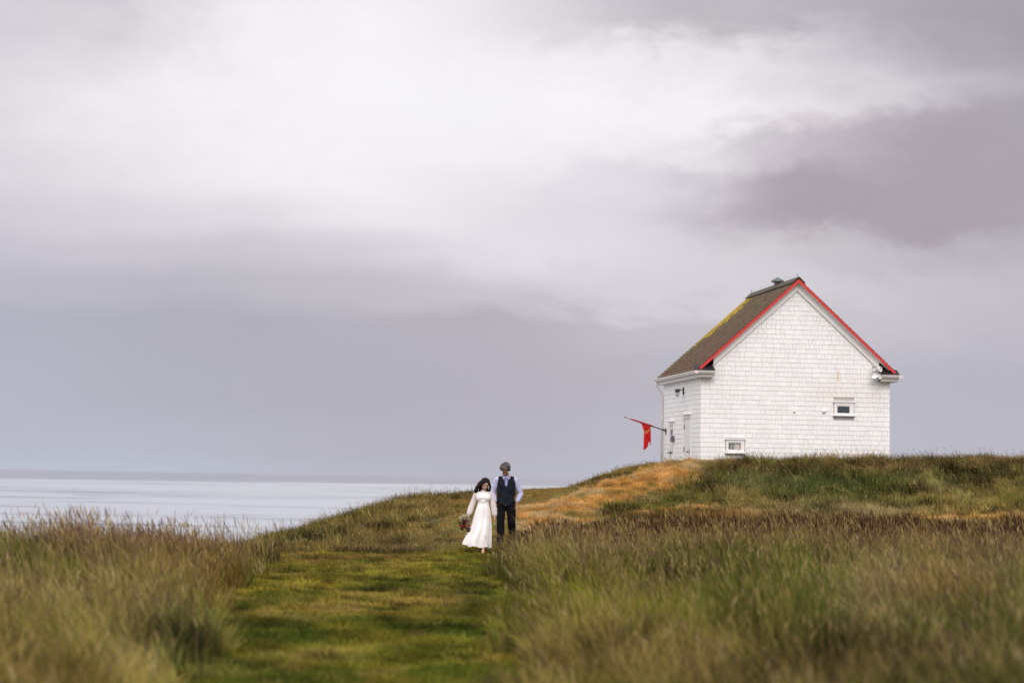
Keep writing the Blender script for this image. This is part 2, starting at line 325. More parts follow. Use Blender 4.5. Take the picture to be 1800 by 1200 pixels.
# ------------------------------------------------------------------ the shed
TH = math.radians(8.0); UX = np.array([math.cos(TH), math.sin(TH), 0]); VX = np.array([-math.sin(TH), math.cos(TH), 0])
C0 = P(1232, 711, 56.); C0[2] = 1.5
def on_gable(px, py, off=0.):
    d = ray(px, py); o = C0 + VX * off; s = (o - CAM) @ VX / (d @ VX); q = CAM + d * s - C0; return q @ UX, q[2]
def on_side(px, py, off=0.):
    d = ray(px, py); o = C0 + UX * off; s = (o - CAM) @ UX / (d @ UX); q = CAM + d * s - C0; return q @ VX, q[2]
shed = empty('shed', C0.tolist(), TH)
tag(shed, 'small white shingled shed with brown mossy roof and red gable trim on the grassy rise', 'building')
Wd, Ln, XC = 5.515, 4.82, 2.757
SL = .900                                  # roof slope (rise over run)
ZR = 5.86                                  # top of the roof at the ridge
def rz(x): return ZR - SL * abs(x - XC)
OV = .19                                   # gable overhang
m_shingle = mat('white_painted_shingle', attr='Col', rough=.65, noise_amt=.05, noise_scale=3, bump=.15, bump_scale=60, stretch=(1, 1, .25))
# rust streak and weather stains with their own shape
t = m_shingle.node_tree; n = t.nodes; k = t.links; b = n['Principled BSDF']; src = b.inputs['Base Color'].links[0].from_socket
co = n.new('ShaderNodeTexCoord'); sp = n.new('ShaderNodeSeparateXYZ'); k.new(co.outputs['Object'], sp.inputs[0])
def box_mask(x0, x1, z0, z1, s=.03):
    outs = []
    for o, a, c in ((0, x0, x1), (2, z0, z1)):
        m1 = n.new('ShaderNodeMapRange'); m1.interpolation_type = 'SMOOTHSTEP'; k.new(sp.outputs[o], m1.inputs[0]); m1.inputs[1].default_value = a - s; m1.inputs[2].default_value = a + s
        m2 = n.new('ShaderNodeMapRange'); m2.interpolation_type = 'SMOOTHSTEP'; k.new(sp.outputs[o], m2.inputs[0]); m2.inputs[1].default_value = c - s; m2.inputs[2].default_value = c + s; m2.inputs[3].default_value = 1; m2.inputs[4].default_value = 0
        outs += [m1.outputs[0], m2.outputs[0]]
    r = outs[0]
    for o in outs[1:]: r = smul(r, o)
    return r
def smul(a, c):
    q = n.new('ShaderNodeMath'); q.operation = 'MULTIPLY'; k.new(a, q.inputs[0])
    if isinstance(c, float): q.inputs[1].default_value = c
    else: k.new(c, q.inputs[1])
    return q.outputs[0]
nz = n.new('ShaderNodeTexNoise'); nz.inputs['Scale'].default_value = 9; mpx = n.new('ShaderNodeMapping'); mpx.inputs['Scale'].default_value = (2.5, 1, .5); k.new(co.outputs['Object'], mpx.inputs[0]); k.new(mpx.outputs[0], nz.inputs['Vector'])
for mk_, cc in ((smul(box_mask(3.94, 4.02, 2.98, 3.28), .5), (.62, .42, .12, 1)), (smul(smul(box_mask(3.1, 5.4, 2.3, 3.0, .35), nz.outputs['Fac']), .28), (.62, .50, .30, 1)), (smul(smul(box_mask(-.5, 7, -.6, .95, .3), nz.outputs['Fac']), .22), (.45, .42, .33, 1))):
    mx = n.new('ShaderNodeMix'); mx.data_type = 'RGBA'; k.new(mk_, mx.inputs[0]); k.new(src, mx.inputs[6]); mx.inputs[7].default_value = cc; src = mx.outputs[2]
k.new(src, b.inputs['Base Color'])
m_trim = mat('white_trim_paint', (.84, .82, .77), rough=.5, noise_amt=.06, noise_scale=6)
m_gut = mat('cream_gutter_paint', (.70, .665, .60), rough=.4, noise_amt=.08, noise_scale=5)
m_red = mat('red_trim_paint', (.62, .035, .028), rough=.5, noise_amt=.12, noise_scale=7)
m_dark = mat('black_metal', (.012, .011, .011), rough=.6)
m_roof = mat('cedar_roof', attr='Col', rough=.95, noise_amt=.22, noise_scale=14, bump=.5, bump_scale=50, spec=.2)
m_ridge = mat('weathered_ridge', (.065, .058, .04), rough=.9, noise_amt=.4, noise_scale=7)
m_glass = mat('dark_window_glass', (.02, .025, .032), rough=.08, spec=.8)

EXP = .1345; TIP = .009
def wall_mesh(name, plane, lo, hi, z0, ztop, holes, parent):
    """backing slab + wedge shaped shingles hung in courses; plane 'g' (gable, runs in x) or 's' (side, runs in y)"""
    bm = bmesh.new(); cl = bm.verts.layers.float_color.new('Col')
    def paint(vs, c):
        for q in vs: q[cl] = c
    zz = z0; r = random.Random(3 if plane == 'g' else 5)
    while zz < ztop:
        if plane == 'g' and zz > 3.05:
            hw = (ZR - .34 - zz) / SL + .02; a, e = max(lo, XC - hw), min(hi, XC + hw)
        else: a, e = lo, hi
        if e - a < .04: break
        x_ = a - r.random() * .1 * (a > lo + .01)
        zt = min(zz + EXP + .012, ztop + .02)
        dz = (r.random() - .5) * .004
        while x_ < e:
            wdt = r.choice((.09, .12, .15, .19, .24, .29)) * (1 + .2 * (r.random() - .5)); x1 = min(x_ + wdt, e)
            if x1 - x_ < .012: x_ = x1; continue
            skip = any(x_ < h[1] - .0 and x1 > h[0] and zz < h[3] and zt > h[2] for h in holes)
            spans = [(x_, x1)]
            if skip:
                h = [h for h in holes if x_ < h[1] and x1 > h[0] and zz < h[3] and zt > h[2]][0]; spans = [(x_, h[0]), (h[1], x1)]
            for s0, s1 in spans:
                if s1 - s0 < .012: continue
                gap = .0016 + .0014 * r.random(); tp = TIP + r.random() * .004; zb = zz + dz + (r.random() - .5) * .004
                if plane == 'g': pts = [(s0 + gap, -tp, zb), (s1 - gap, -tp, zb), (s1 - gap, -.002, zt), (s0 + gap, -.002, zt), (s0 + gap, .006, zb), (s1 - gap, .006, zb)]
                else: pts = [(-tp, s1 - gap, zb), (-tp, s0 + gap, zb), (-.002, s0 + gap, zt), (-.002, s1 - gap, zt), (.006, s1 - gap, zb), (.006, s0 + gap, zb)]
                if plane == 'g' and zz > 2.95:          # trim the top corners under the rake
                    for i in (2, 3):
                        q = pts[i]; hw2 = (ZR - .32 - q[2]) / SL; pts[i] = (min(max(q[0], XC - hw2), XC + hw2), q[1], q[2])
                vs = [bm.verts.new(p) for p in pts]
                bm.faces.new((vs[0], vs[1], vs[2], vs[3])); bm.faces.new((vs[4], vs[5], vs[1], vs[0]))
                bm.faces.new((vs[0], vs[3], vs[4])); bm.faces.new((vs[1], vs[5], vs[2]))
                v_ = .85 + (r.random() - .5) * .045; wm = (r.random() - .5) * .03
                paint(vs, (v_ + wm * .5, v_ - .012, v_ - .048 - wm, 1))
            x_ = x1
        zz += EXP
    return bm, cl
# window and door openings
g1 = on_gable(1465, 705); g2 = on_gable(1501, 731); g3 = on_gable(1275, 770.5); g4 = on_gable(1309, 796.5)
gh = [(g1[0], g2[0], g2[1], g1[1]), (g3[0], g4[0], g4[1], g3[1])]
dh = [(1.13, 2.05, -1, 1.99), (3.33, 3.95, -1, 1.84)]
BB = -.55                                  # the wall runs below the grass
bm, cl = wall_mesh('wall', 'g', 0.0, Wd, BB, 5.6, gh, shed)
hs = [(0, BB), (Wd, BB), (Wd, rz(Wd) - .3), (XC, ZR - .3), (0, rz(0) - .3)]
k0 = len(bm.verts); prism(bm, hs, 'y', .006, .12); bm.verts.ensure_lookup_table()
for q in bm.verts[k0:]: q[cl] = (.42, .41, .39, 1)
gw = from_bm('gable_wall', bm, m_shingle, shed)
bm, cl = wall_mesh('wall', 's', 0.0, Ln, BB, 3.16, dh, shed)
k0 = len(bm.verts); bx(bm, .006, .12, .122, Ln, BB, rz(0) - .3); bm.verts.ensure_lookup_table()
for q in bm.verts[k0:]: q[cl] = (.42, .41, .39, 1)
from_bm('side_wall', bm, m_shingle, shed)
bm = bmesh.new(); cl = bm.verts.layers.float_color.new('Col')
bx(bm, Wd - .12, Wd, .122, Ln, BB, rz(0) - .3); prism(bm, [(.122, BB), (Wd - .122, BB), (Wd - .122, rz(Wd) - .3), (XC, ZR - .36), (.122, rz(0) - .3)], 'y', Ln - .12, Ln)
for q in bm.verts: q[cl] = (.78, .77, .74, 1)
from_bm('rear_wall', bm, m_shingle, shed)

# roof: slabs, shingle courses, ridge, red rake boards, white frieze
y0, y1 = -OV, Ln + .2; XE = -.15
bm = bmesh.new(); cl = bm.verts.layers.float_color.new('Col'); r = random.Random(9)
th = .05
for sgn in (-1, 1):
    xe = XC + sgn * (XC - XE); xr = XC
    prism(bm, [(xe, rz(xe) - .02), (xr, ZR - .02), (xr, ZR - .09), (xe, rz(xe) - .09)] if sgn < 0 else [(xr, ZR - .02), (xe, rz(xe) - .02), (xe, rz(xe) - .09), (xr, ZR - .09)], 'y', y0, y1)
for q in bm.verts: q[cl] = (.03, .022, .018, 1)
run = XC - XE; nrm = Vector((-SL, 0, 1)).normalized()
slope_len = run * math.sqrt(1 + SL * SL); nc = int(slope_len / .128)
for sgn in (-1, 1):
    for c in range(nc + 1):
        s0 = c * slope_len / nc - (.03 if c == 0 else 0); s1 = min(s0 + slope_len / nc + .03, slope_len)
        yv = y0 - .015 - r.random() * .1 * (c % 2)
        while yv < y1 + .015:
            wdt = r.choice((.11, .15, .19, .24)); ya, yb = max(yv, y0 - .015), min(yv + wdt, y1 + .015)
            yv += wdt
            if yb - ya < .02: continue
            lift = .013 + r.random() * .007; so_ = s0 - r.random() * .012
            def pt(s, yq, h):
                fx = s / slope_len; xl = XE + run * fx; p = Vector((xl, yq, rz(XE) + SL * run * fx)) + nrm * h
                if sgn > 0: p.x = 2 * XC - p.x
                return p
            vs = [bm.verts.new(pt(*a)) for a in ((so_, ya + .002, lift), (so_, yb - .002, lift), (s1, yb - .002, .001), (s1, ya + .002, .001), (so_, ya + .002, -.004), (so_, yb - .002, -.004))]
            bm.faces.new(vs[:4]); bm.faces.new((vs[4], vs[5], vs[1], vs[0])); bm.faces.new((vs[0], vs[3], vs[4])); bm.faces.new((vs[1], vs[5], vs[2]))
            f = s0 / slope_len; v_ = .88 + r.random() * .24
            col = np.array((.125, .068, .046)) * v_ * (1 - f) + np.array((.135, .098, .060)) * v_ * f
            if r.random() < .25: col = np.array((.105, .085, .045)) * v_
            # moss, thick along the far edge of the roof
            my = (yb - (y1 - .80 - .5 * (f > .45))) / .9; mo = my + (r.random() - .5) * .7 - abs(f - .68) * 1.1
            if sgn < 0 and mo > .46 and f > .34: col = np.array((.40, .27, .03)) * (.7 + .5 * r.random())
            elif mo > -.25: col = col * .5 + np.array((.14, .13, .04)) * .5
            for q in vs: q[cl] = (*col, 1)
roof = from_bm('roof', bm, m_roof, shed)
bm = bmesh.new()                                        # ridge boards
for sgn in (-1, 1):
    d = Vector((sgn, 0, -SL)).normalized(); nn = Vector((sgn * SL, 0, 1)).normalized(); o = Vector((XC, 0, ZR + .035))
    pts = [o, o + d * .24, o + d * .24 + nn * .022, o + nn * .022 + Vector((0, 0, .008))]
    prism(bm, [(p.x, p.z) for p in pts], 'y', y0 - .03, y1 + .03)
from_bm('ridge_cap', bm, m_ridge, roof)
for sgn in (-1, 1):                                     # red trim strips at the rake edge
    def band(xe, a, b): return [(XC, ZR - a), (xe, rz(xe) - a), (xe, rz(xe) - b), (XC, ZR - b)]
    bm = bmesh.new(); prism(bm, band(XC + sgn * (XC + .10), .012, .108), 'y', y0 - .026, y0 - .001); from_bm('red_rake_trim', bm, m_red, roof)
    bm = bmesh.new(); prism(bm, band(XC + sgn * (XC - .06), .0905, .112), 'y', y0, -.0125); from_bm('soffit', bm, m_trim, roof)
    bm = bmesh.new(); prism(bm, band(XC + sgn * (XC - .34), .1125, .325), 'y', -.06, -.0125); from_bm('frieze_board', bm, m_trim, roof)
# eaves: fascia, soffit box and K-style gutter, with the return across the gable
def gut_prof(x0, z, sgn, hgt=.085, dep=.12):           # profile in (out, z) going outwards
    return [(x0, z), (x0 + sgn * dep, z), (x0 + sgn * dep, z - .03), (x0 + sgn * (dep - .015), z - .035), (x0 + sgn * (dep - .035), z - hgt), (x0, z - hgt)]
ZG = 3.185
for side in (0, 1):
    sg = -1 if side == 0 else 1; xw = 0 if side == 0 else Wd
    xo = xw + sg * .16
    bm = bmesh.new(); prism(bm, gut_prof(xo, ZG, sg), 'y', -.33 if side == 0 else -.33, Ln + .25)
    # return leg along the gable
    xi = xw - sg * .33
    yo = -.23
    a, b_ = min(xi, xo), max(xi, xo)
    prism(bm, [(yo + .002, ZG - .001), (yo - .099, ZG - .001), (yo - .099, ZG - .031), (yo - .085, ZG - .036), (yo - .065, ZG - .084), (yo + .002, ZG - .084)], 'x', a - (.0 if side else 0), b_)
    from_bm('gutter', bm, m_gut, shed)
    bm = bmesh.new(); f0, f1 = sorted((xw - sg * .0, xo - sg * .003)); bx(bm, f0, f1, -.20, Ln + .2, ZG - .19, ZG - .02)
    f0, f1 = sorted((xi + sg * .03, xw - sg * .002)); bx(bm, f0, f1, -.20, -.02, ZG - .19, ZG - .021)
    f0, f1 = sorted((xi, xo + sg * .02)); bx(bm, f0, f1, yo + .003, -.202, ZG - .17, ZG - .09)
    bevel(bm, .004); from_bm('eave_box', bm, m_gut, shed)
    # little black flashed roof on the return
    bm = bmesh.new(); xi2 = xw - sg * .34; xo2 = xw + sg * .2
    A = [(yo - .07, ZG + .004), (-.014, ZG + .17), (-.014, ZG + .004)]
    a, b_ = sorted((xi2, xo2)); prism(bm, A, 'x', a, b_); from_bm('return_flashing', bm, m_dark, shed)
# downspout at the far corner
bm = bmesh.new()
tube(bm, [(-.22, Ln + .12, ZG - .08), (-.22, Ln + .12, ZG - .2), (-.19, Ln + .11, ZG - .28), (-.09, Ln + .04, ZG - .42), (-.055, Ln + .0, ZG - .5), (-.055, Ln - .0, ZG - .7), (-.055, Ln, BB)], .036, 10)
from_bm('downspout', bm, m_gut, shed, True)
# windows
def window(x0, x1, z0, z1, px0, px1, pz0, pz1, lab):
    root = bmesh.new(); fw = .055
    bx(root, x0 + .02, px0 - .03, -.034, .006, z0 + .03, z1 - .03); bx(root, px1 + .03, x1 - .02, -.034, .006, z0 + .03, z1 - .03)
    bx(root, px0 - .03, px1 + .03, -.034, .006, pz1 + .03, z1 - .03); bx(root, px0 - .03, px1 + .03, -.034, .006, z0 + .03, pz0 - .03)
    f = from_bm('window', root, m_trim, shed); f['label'] = lab
    bm = bmesh.new(); bx(bm, x0 - .02, x1 + .02, -.075, .0, z0 - .012, z0 + .029); bevel(bm); from_bm('sill', bm, m_trim, f)
    bm = bmesh.new(); bx(bm, x0 - .015, x1 + .015, -.065, .0, z1 - .029, z1 + .012); bevel(bm); from_bm('header', bm, m_trim, f)
    bm = bmesh.new()
    for a in ((px0 - .029, px0, pz0 - .029, pz1 + .029), (px1, px1 + .029, pz0 - .029, pz1 + .029)): bx(bm, a[0], a[1], -.022, .004, a[2], a[3])
    for a in ((pz0 - .029, pz0), (pz1, pz1 + .029)): bx(bm, px0 + .001, px1 - .001, -.022, .004, a[0], a[1])
    from_bm('sash', bm, m_trim, f)
    bm = bmesh.new(); bx(bm, px0 - .01, px1 + .01, -.008, .003, pz0 - .01, pz1 + .01); from_bm('pane', bm, m_glass, f)
    return f
p1, p2 = on_gable(1471.5, 713.5), on_gable(1493, 726)
window(g1[0], g2[0], g2[1], g1[1], p1[0], p2[0], p2[1], p1[1], 'upper right gable window with a dark pane')
p1, p2 = on_gable(1280.5, 778), on_gable(1302, 790)
wl = window(g3[0], g4[0], g4[1], g3[1], p1[0], p2[0], p2[1], p1[1], 'lower left gable window with pale and grey strips over the pane')
# upright strips in pale and grey tones, just in front of the lower pane
m_strip = mat('pale_strips', attr='Col', rough=.9)
bm = bmesh.new(); cl = bm.verts.layers.float_color.new('Col'); cols = [(.10, .11, .10), (.32, .33, .28), (.17, .18, .17), (.42, .42, .36), (.50, .47, .41), (.55, .50, .44), (.36, .30, .25)]
nx_ = len(cols); x0, x1 = p1[0] + .0, p2[0] - .0; zt, zb = p1[1] - .03, p2[1] + .005
for i, cc in enumerate(cols):
    a = x0 + (x1 - x0) * i / nx_; e = x0 + (x1 - x0) * (i + 1) / nx_
    vs = [bm.verts.new(p) for p in ((a, -.0095 - .002 * (i % 2), zb), (e, -.0115 + .002 * (i % 2), zb), (e, -.0115 + .002 * (i % 2), zt), (a, -.0095 - .002 * (i % 2), zt))]
    for q in vs: q[cl] = (*cc, 1)
    bm.faces.new(vs)
from_bm('pane_strips', bm, m_strip, wl)
# little round vent cap and cable stub on the gable
vx, vz = on_gable(1448, 722.5); bm = bmesh.new(); rot = Matrix.Rotation(math.pi / 2, 3, 'X')
lathe(bm, [(.055, -.0), (.055, .02), (.045, .055), (.02, .075), (.001, .08)], 14, (vx, -.012, vz), rot); from_bm('wall_vent', bm, m_trim, shed, True)
vx, vz = on_gable(1396, 723.5); bm = bmesh.new(); bx(bm, vx - .045, vx + .045, -.04, -.012, vz - .014, vz + .014); bevel(bm, .006); from_bm('cable_clip', bm, m_gut, shed)
# doors on the side wall
m_hinge = mat('hinge_metal', (.16, .15, .14), metal=.8, rough=.5)
def door(ya, yb, zt, lab, handle_near, panel=False):
    bm = bmesh.new(); bx(bm, -.03, .006, ya, ya + .09, BB, zt); bx(bm, -.03, .006, yb - .09, yb, BB, zt); bx(bm, -.03, .006, ya + .091, yb - .091, zt - .09, zt)
    f = from_bm('door', bm, m_trim, shed); f['label'] = lab
    bm = bmesh.new(); bx(bm, -.012, .005, ya + .1, yb - .1, BB, zt - .105)
    for zc in (.25, .95):
        bx(bm, -.017, -.0125, ya + .19, yb - .19, zc, zc + .5)
    from_bm('door_leaf', bm, mat('door_paint', (.76, .75, .72), rough=.45, noise_amt=.04), f)
    bm = bmesh.new(); bx(bm, -.085, -.0, ya - .03, yb + .03, zt + .002, zt + .034); bevel(bm); from_bm('drip_cap', bm, m_trim, f)
    hy = ya + .17 if handle_near else yb - .17
    bm = bmesh.new(); lathe(bm, [(.03, 0), (.03, .008), (.012, .012), (.012, .045), (.028, .05), (.03, .07), (.02, .08)], 12, (-.017, hy, .93), Matrix.Rotation(-math.pi / 2, 3, 'Y'))
    bx(bm, -.022, -.018, hy - .025, hy + .025, .84, 1.02); from_bm('door_handle', bm, mat('handle_metal', (.2, .19, .17), metal=.9, rough=.35), f)
    hyy = yb - .1 if handle_near else ya + .1
    for zc in (.28, .95, 1.6):
        bm = bmesh.new(); bx(bm, -.034, -.0, hyy - .012, hyy + .012, zc, zc + .13); from_bm('hinge', bm, m_hinge, f)
    return f
door(1.13, 2.05, 1.99, 'white side door nearer the gable', True)
d2 = door(3.33, 3.95, 1.84, 'narrow white side door near the flag', False)
bm = bmesh.new(); bx(bm, -.0135, -.0125, 3.47, 3.80, .9, 1.62); from_bm('door_window', bm, m_glass, d2)
bm = bmesh.new(); yq, zq = on_side(1185.5, 771); bx(bm, -.11, -.012, yq - .06, yq + .06, zq - .09, zq + .09); bevel(bm, .01); from_bm('lock_box', bm, mat('grey_box_metal', (.13, .13, .13), rough=.5), shed)
# wall lantern
m_lamp = mat('dark_green_lamp_metal', (.035, .04, .032), rough=.5)
ly_, lz_ = on_side(1202.5, 686.5); bm = bmesh.new()
bx(bm, -.035, -.012, ly_ - .05, ly_ + .05, lz_ - .12, lz_ + .10); tube(bm, [(-.03, ly_, lz_ + .0), (-.1, ly_, lz_ + .03), (-.17, ly_, lz_ + .03)], .014, 8)
lathe(bm, [(.03, .05), (.075, .02), (.075, -.03), (.06, -.05)], 14, (-.2, ly_, lz_))
ll = from_bm('wall_lantern', bm, m_lamp, shed)
m_lg = bpy.data.materials.new('lantern_glass'); m_lg.use_nodes = True; b = m_lg.node_tree.nodes['Principled BSDF']; b.inputs['Transmission Weight'].default_value = .7; b.inputs['Roughness'].default_value = .25; b.inputs['Base Color'].default_value = (.6, .6, .58, 1)
bm = bmesh.new(); lathe(bm, [(.058, -.051), (.062, -.11), (.05, -.16), (.02, -.175)], 14, (-.2, ly_, lz_)); from_bm('lantern_glass', bm, m_lg, ll, True)
# twin floodlights at the right of the gable
m_fl = mat('white_lamp_enamel', (.8, .78, .75), rough=.3)
fx, fz = on_gable(1539, 655, -.1); bm = bmesh.new(); lathe(bm, [(.06, 0), (.06, .03), (.045, .04)], 14, (fx + .06, -.015, fz), Matrix.Rotation(math.pi / 2, 3, 'X'))
bx(bm, fx - .04, fx + .1, -.1, -.05, fz - .04, fz + .04)
fo = from_bm('floodlight', bm, m_fl, shed)
for dx, dz, ty, tz in ((-.06, .15, -25, 35), (-.05, -.13, -30, -35), (.06, .10, 40, 8), (.05, -.12, 30, -15)):
    bm = bmesh.new(); rot = Euler((math.radians(90 + tz * .6), 0, math.radians(ty))).to_matrix()
    lathe(bm, [(.02, -.1), (.045, -.08), (.05, -.03), (.075, .02), (.08, .07), (.072, .072), (.06, .05), (.002, .045)], 16, (fx + dx, -.2, fz + dz), rot)
    tube(bm, [(fx + .03, -.08, fz), (fx + dx * .5, -.13, fz + dz * .5), (fx + dx, -.17, fz + dz)], .016, 6)
    from_bm('lamp_head', bm, m_fl, fo, False)
bm = bmesh.new(); tube(bm, [(fx + .04, -.03, fz + .05), (fx + .1, -.05, fz + .2), (fx + .16, -.05, fz + .12), (fx + .2, -.05, fz - .12), (fx + .1, -.04, fz - .25)], .012, 6); from_bm('cable', bm, m_dark, fo)
# roof ventilator
dq = ray(1368, 503); s = ((C0 + UX * XC - CAM) @ UX) / (dq @ UX); q = CAM + dq * s - C0; vy = float(q @ VX)
bm = bmesh.new(); lathe(bm, [(.10, -.2), (.10, .12)], 16, (XC - .02, vy, ZR)); vt = from_bm('roof_vent', bm, mat('purple_brown_stack', (.13, .075, .085), rough=.6), shed, False)
bm = bmesh.new(); lathe(bm, [(.15, .10), (.185, .11), (.19, .15), (.165, .165), (.05, .235), (.025, .25), (.002, .255)], 20, (XC - .02, vy, ZR)); from_bm('vent_cap', bm, mat('verdigris_metal', (.12, .15, .135), rough=.6, noise_amt=.3, noise_scale=12), vt, False)
# lightning wire on the ridge
m_wire = mat('grey_wire', (.2, .19, .19), rough=.5)
bm = bmesh.new()
for yq in (y0 + .12, y1 - .05): tube(bm, [(XC, yq, ZR + .04), (XC, yq, ZR + .18)], .005, 6); lathe(bm, [(.015, 0), (.02, .02), (.002, .04)], 8, (XC, yq, ZR + .1))
tube(bm, [(XC, y0 + .12 + (y1 - y0 - .17) * i / 12, ZR + .135 - .012 * math.sin(math.pi * i / 12)) for i in range(13)], .0022, 5)
from_bm('lightning_conductor', bm, m_wire, shed)

# ------------------------------------------------------------------ flag on its angled pole
by, bz = on_side(1171.5, 757)
fl = empty('flag', (C0 + VX * by + np.array([0, 0, bz])).tolist(), TH)
tag(fl, 'red flag with yellow marks hanging limp from an angled pole on the shed', 'flag')
def rot_pt(s): return (-s, 0, s * .305)
bm = bmesh.new(); tube(bm, [(-.03, 0, .005), rot_pt(.95)], .017, 8); from_bm('pole', bm, mat('dark_pole_wood', (.10, .05, .045), rough=.5), fl, True)
bm = bmesh.new(); tube(bm, [rot_pt(.951), rot_pt(1.27)], .016, 8); lathe(bm, [(.012, 0), (.028, .02), (.02, .05), (.002, .06)], 10, rot_pt(1.262), Euler((0, math.radians(-72), 0)).to_matrix()); from_bm('pole_tip', bm, mat('grey_tip_metal', (.3, .28, .27), metal=.6, rough=.4), fl, True)
bm = bmesh.new(); bx(bm, -.032, -.012, -.04, .04, -.1, .09); tube(bm, [(-.02, 0, -.0), (-.12, 0, .035)], .028, 10); from_bm('bracket', bm, m_dark, fl)
# rolled cloth sleeve along the pole
m_flag = mat('flag_cloth', attr='Col', rough=.8, noise_amt=.12, noise_scale=9, trans=.3)
bm = bmesh.new(); cl = bm.verts.layers.float_color.new('Col')
NU, NV = 26, 34; grid = []
for i in range(NU + 1):
    a = i / NU; row = []; ln = float(np.interp(a, [0, .25, .5, .62, .68, .85, 1], [.80, .77, .69, .62, .52, .50, .62]))
    for j in range(NV + 1):
        t_ = j / NV; d_ = ln * t_
        xl = float(np.interp(d_, [0, .05, .25, .9], [.80, .77, .69, .71])); xr = float(np.interp(d_, [0, .3, .9], [.49, .485, .47]))
        sc = xl + (xr - xl) * a; p0 = Vector(rot_pt(sc)); z = p0.z - d_ + (.02 if j == 0 else 0)
        dy = (.022 * math.sin(a * 15 + t_ * 2.2) + .010 * math.sin(a * 31 - t_ * 3)) * min(1, t_ * 4) + .01 * math.sin(t_ * 21 + a * 5)
        q = bm.verts.new((-sc if j else p0.x, dy, z))
        c = (.80, .040, .042)
        if .27 < t_ < .37 and .10 < a < .88: c = (.80, .42, .13)
        if a > .9 and t_ < .18: c = (.75, .42, .12)
        if a < .2 and t_ < .03: c = (.75, .42, .12)
        q[cl] = (*c, 1); row.append(q)
    grid.append(row)
for i in range(NU):
    for j in range(NV): bm.faces.new((grid[i][j], grid[i + 1][j], grid[i + 1][j + 1], grid[i][j + 1]))
bmesh.ops.solidify(bm, geom=list(bm.faces), thickness=.004)
from_bm('cloth', bm, m_flag, fl, True)
bm = bmesh.new(); cl = bm.verts.layers.float_color.new('Col'); tube(bm, [rot_pt(.40), rot_pt(.5), rot_pt(.7), rot_pt(.9), rot_pt(1.12)], [.022, .03, .03, .026, .02], 10)
for q in bm.verts: q[cl] = (.50, .03, .045, 1)
from_bm('cloth_sleeve', bm, m_flag, fl, True)
# ------------------------------------------------------------------ people
def cap_bm(bm, p0, r0, p1, r1, sub=2):
    a = bmesh.new(); bmesh.ops.create_icosphere(a, subdivisions=sub, radius=1)
    vs = []
    for q in a.verts: vs.append(Vector(p0) + q.co * r0); vs.append(Vector(p1) + q.co * r1)
    a.free(); b2 = bmesh.new()
    for q in vs: b2.verts.new(q)
    bmesh.ops.convex_hull(b2, input=list(b2.verts)); 
    loose = [q for q in b2.verts if not q.link_faces]; bmesh.ops.delete(b2, geom=loose, context='VERTS')
    me = bpy.data.meshes.new('t'); b2.to_mesh(me); b2.free(); bm.from_mesh(me); bpy.data.meshes.remove(me)
def ell_bm(bm, c, r, rot=None, sub=3):
    a = bmesh.new(); bmesh.ops.create_icosphere(a, subdivisions=sub, radius=1)
    for q in a.verts:
        p = Vector((q.co.x * r[0], q.co.y * r[1], q.co.z * r[2]))
        if rot is not None: p = rot @ p
        q.co = p + Vector(c)
    me = bpy.data.meshes.new('t'); a.to_mesh(me); a.free(); bm.from_mesh(me); bpy.data.meshes.remove(me)
def fuse(name, bm, m, parent, voxel=.006, smooth=4, wrinkle=0, wscale=.12, origin=None, rz_=0):
    me = bpy.data.meshes.new('raw'); bm.to_mesh(me); bm.free(); o = bpy.data.objects.new('raw', me); C.objects.link(o)
    r = o.modifiers.new('r', 'REMESH'); r.mode = 'VOXEL'; r.voxel_size = voxel
    s_ = o.modifiers.new('s', 'SMOOTH'); s_.iterations = smooth; s_.factor = .5
    dg = bpy.context.evaluated_depsgraph_get(); dg.update(); res = bpy.data.meshes.new_from_object(o.evaluated_get(dg), depsgraph=dg)
    bpy.data.objects.remove(o); bpy.data.meshes.remove(me)
    if wrinkle:
        res.update()
        for q in res.vertices:
            p = q.co; nn = mnoise.noise(Vector((p.x / wscale, p.y / wscale, p.z / wscale * .8))) + .5 * mnoise.noise(Vector((p.x / wscale * 2.3, p.y / wscale * 2.3, p.z / wscale * 2 + 7)))
            q.co = p + q.normal * (nn * wrinkle)
    return link(name, res, m, parent, True)
def hand(bm, wrist, d, side, palm_n, curl=.5, s=1.0, pocket=False):
    """palm, four unequal bent fingers and a thumb leaving the side of the palm; side = towards the thumb"""
    w_ = Vector(wrist); d = Vector(d).normalized(); n_ = Vector(palm_n); n_ = (n_ - d * n_.dot(d)).normalized(); sd_ = n_.cross(d).normalized()
    if sd_.dot(Vector(side)) < 0: sd_ = -sd_
    for k_ in (-1.05, -.35, .35, 1.05): cap_bm(bm, w_ + sd_ * k_ * .010 * s, .015 * s, w_ + d * .078 * s + sd_ * k_ * .026 * s, .012 * s, 1)
    for i, (off, L) in enumerate(((.030, .070), (.010, .079), (-.010, .073), (-.029, .058))):
        p = w_ + d * .080 * s + sd_ * off * s; ang = curl * (.6 + .1 * i)
        dd = d.copy()
        for j, (fr, rr) in enumerate(((.45, .0088), (.32, .0080), (.26, .0070))):
            ax_ = sd_; dd = (Matrix.Rotation(0, 3, ax_) @ dd); dd = (d * math.cos(ang * (j + .6)) + n_ * math.sin(ang * (j + .6))).normalized()
            q = p + dd * L * fr * s; cap_bm(bm, p, rr * s, q, (rr - .0006) * s, 1); p = q
    p = w_ + d * .022 * s + sd_ * .026 * s; dd = (d * .72 + sd_ * .55 + n_ * .4).normalized(); q = p + dd * .038 * s; cap_bm(bm, p, .0125 * s, q, .0100 * s, 1)
    dd = (d * .85 + sd_ * .1 + n_ * .5).normalized(); cap_bm(bm, q, .0100 * s, q + dd * .030 * s, .0078 * s, 1)
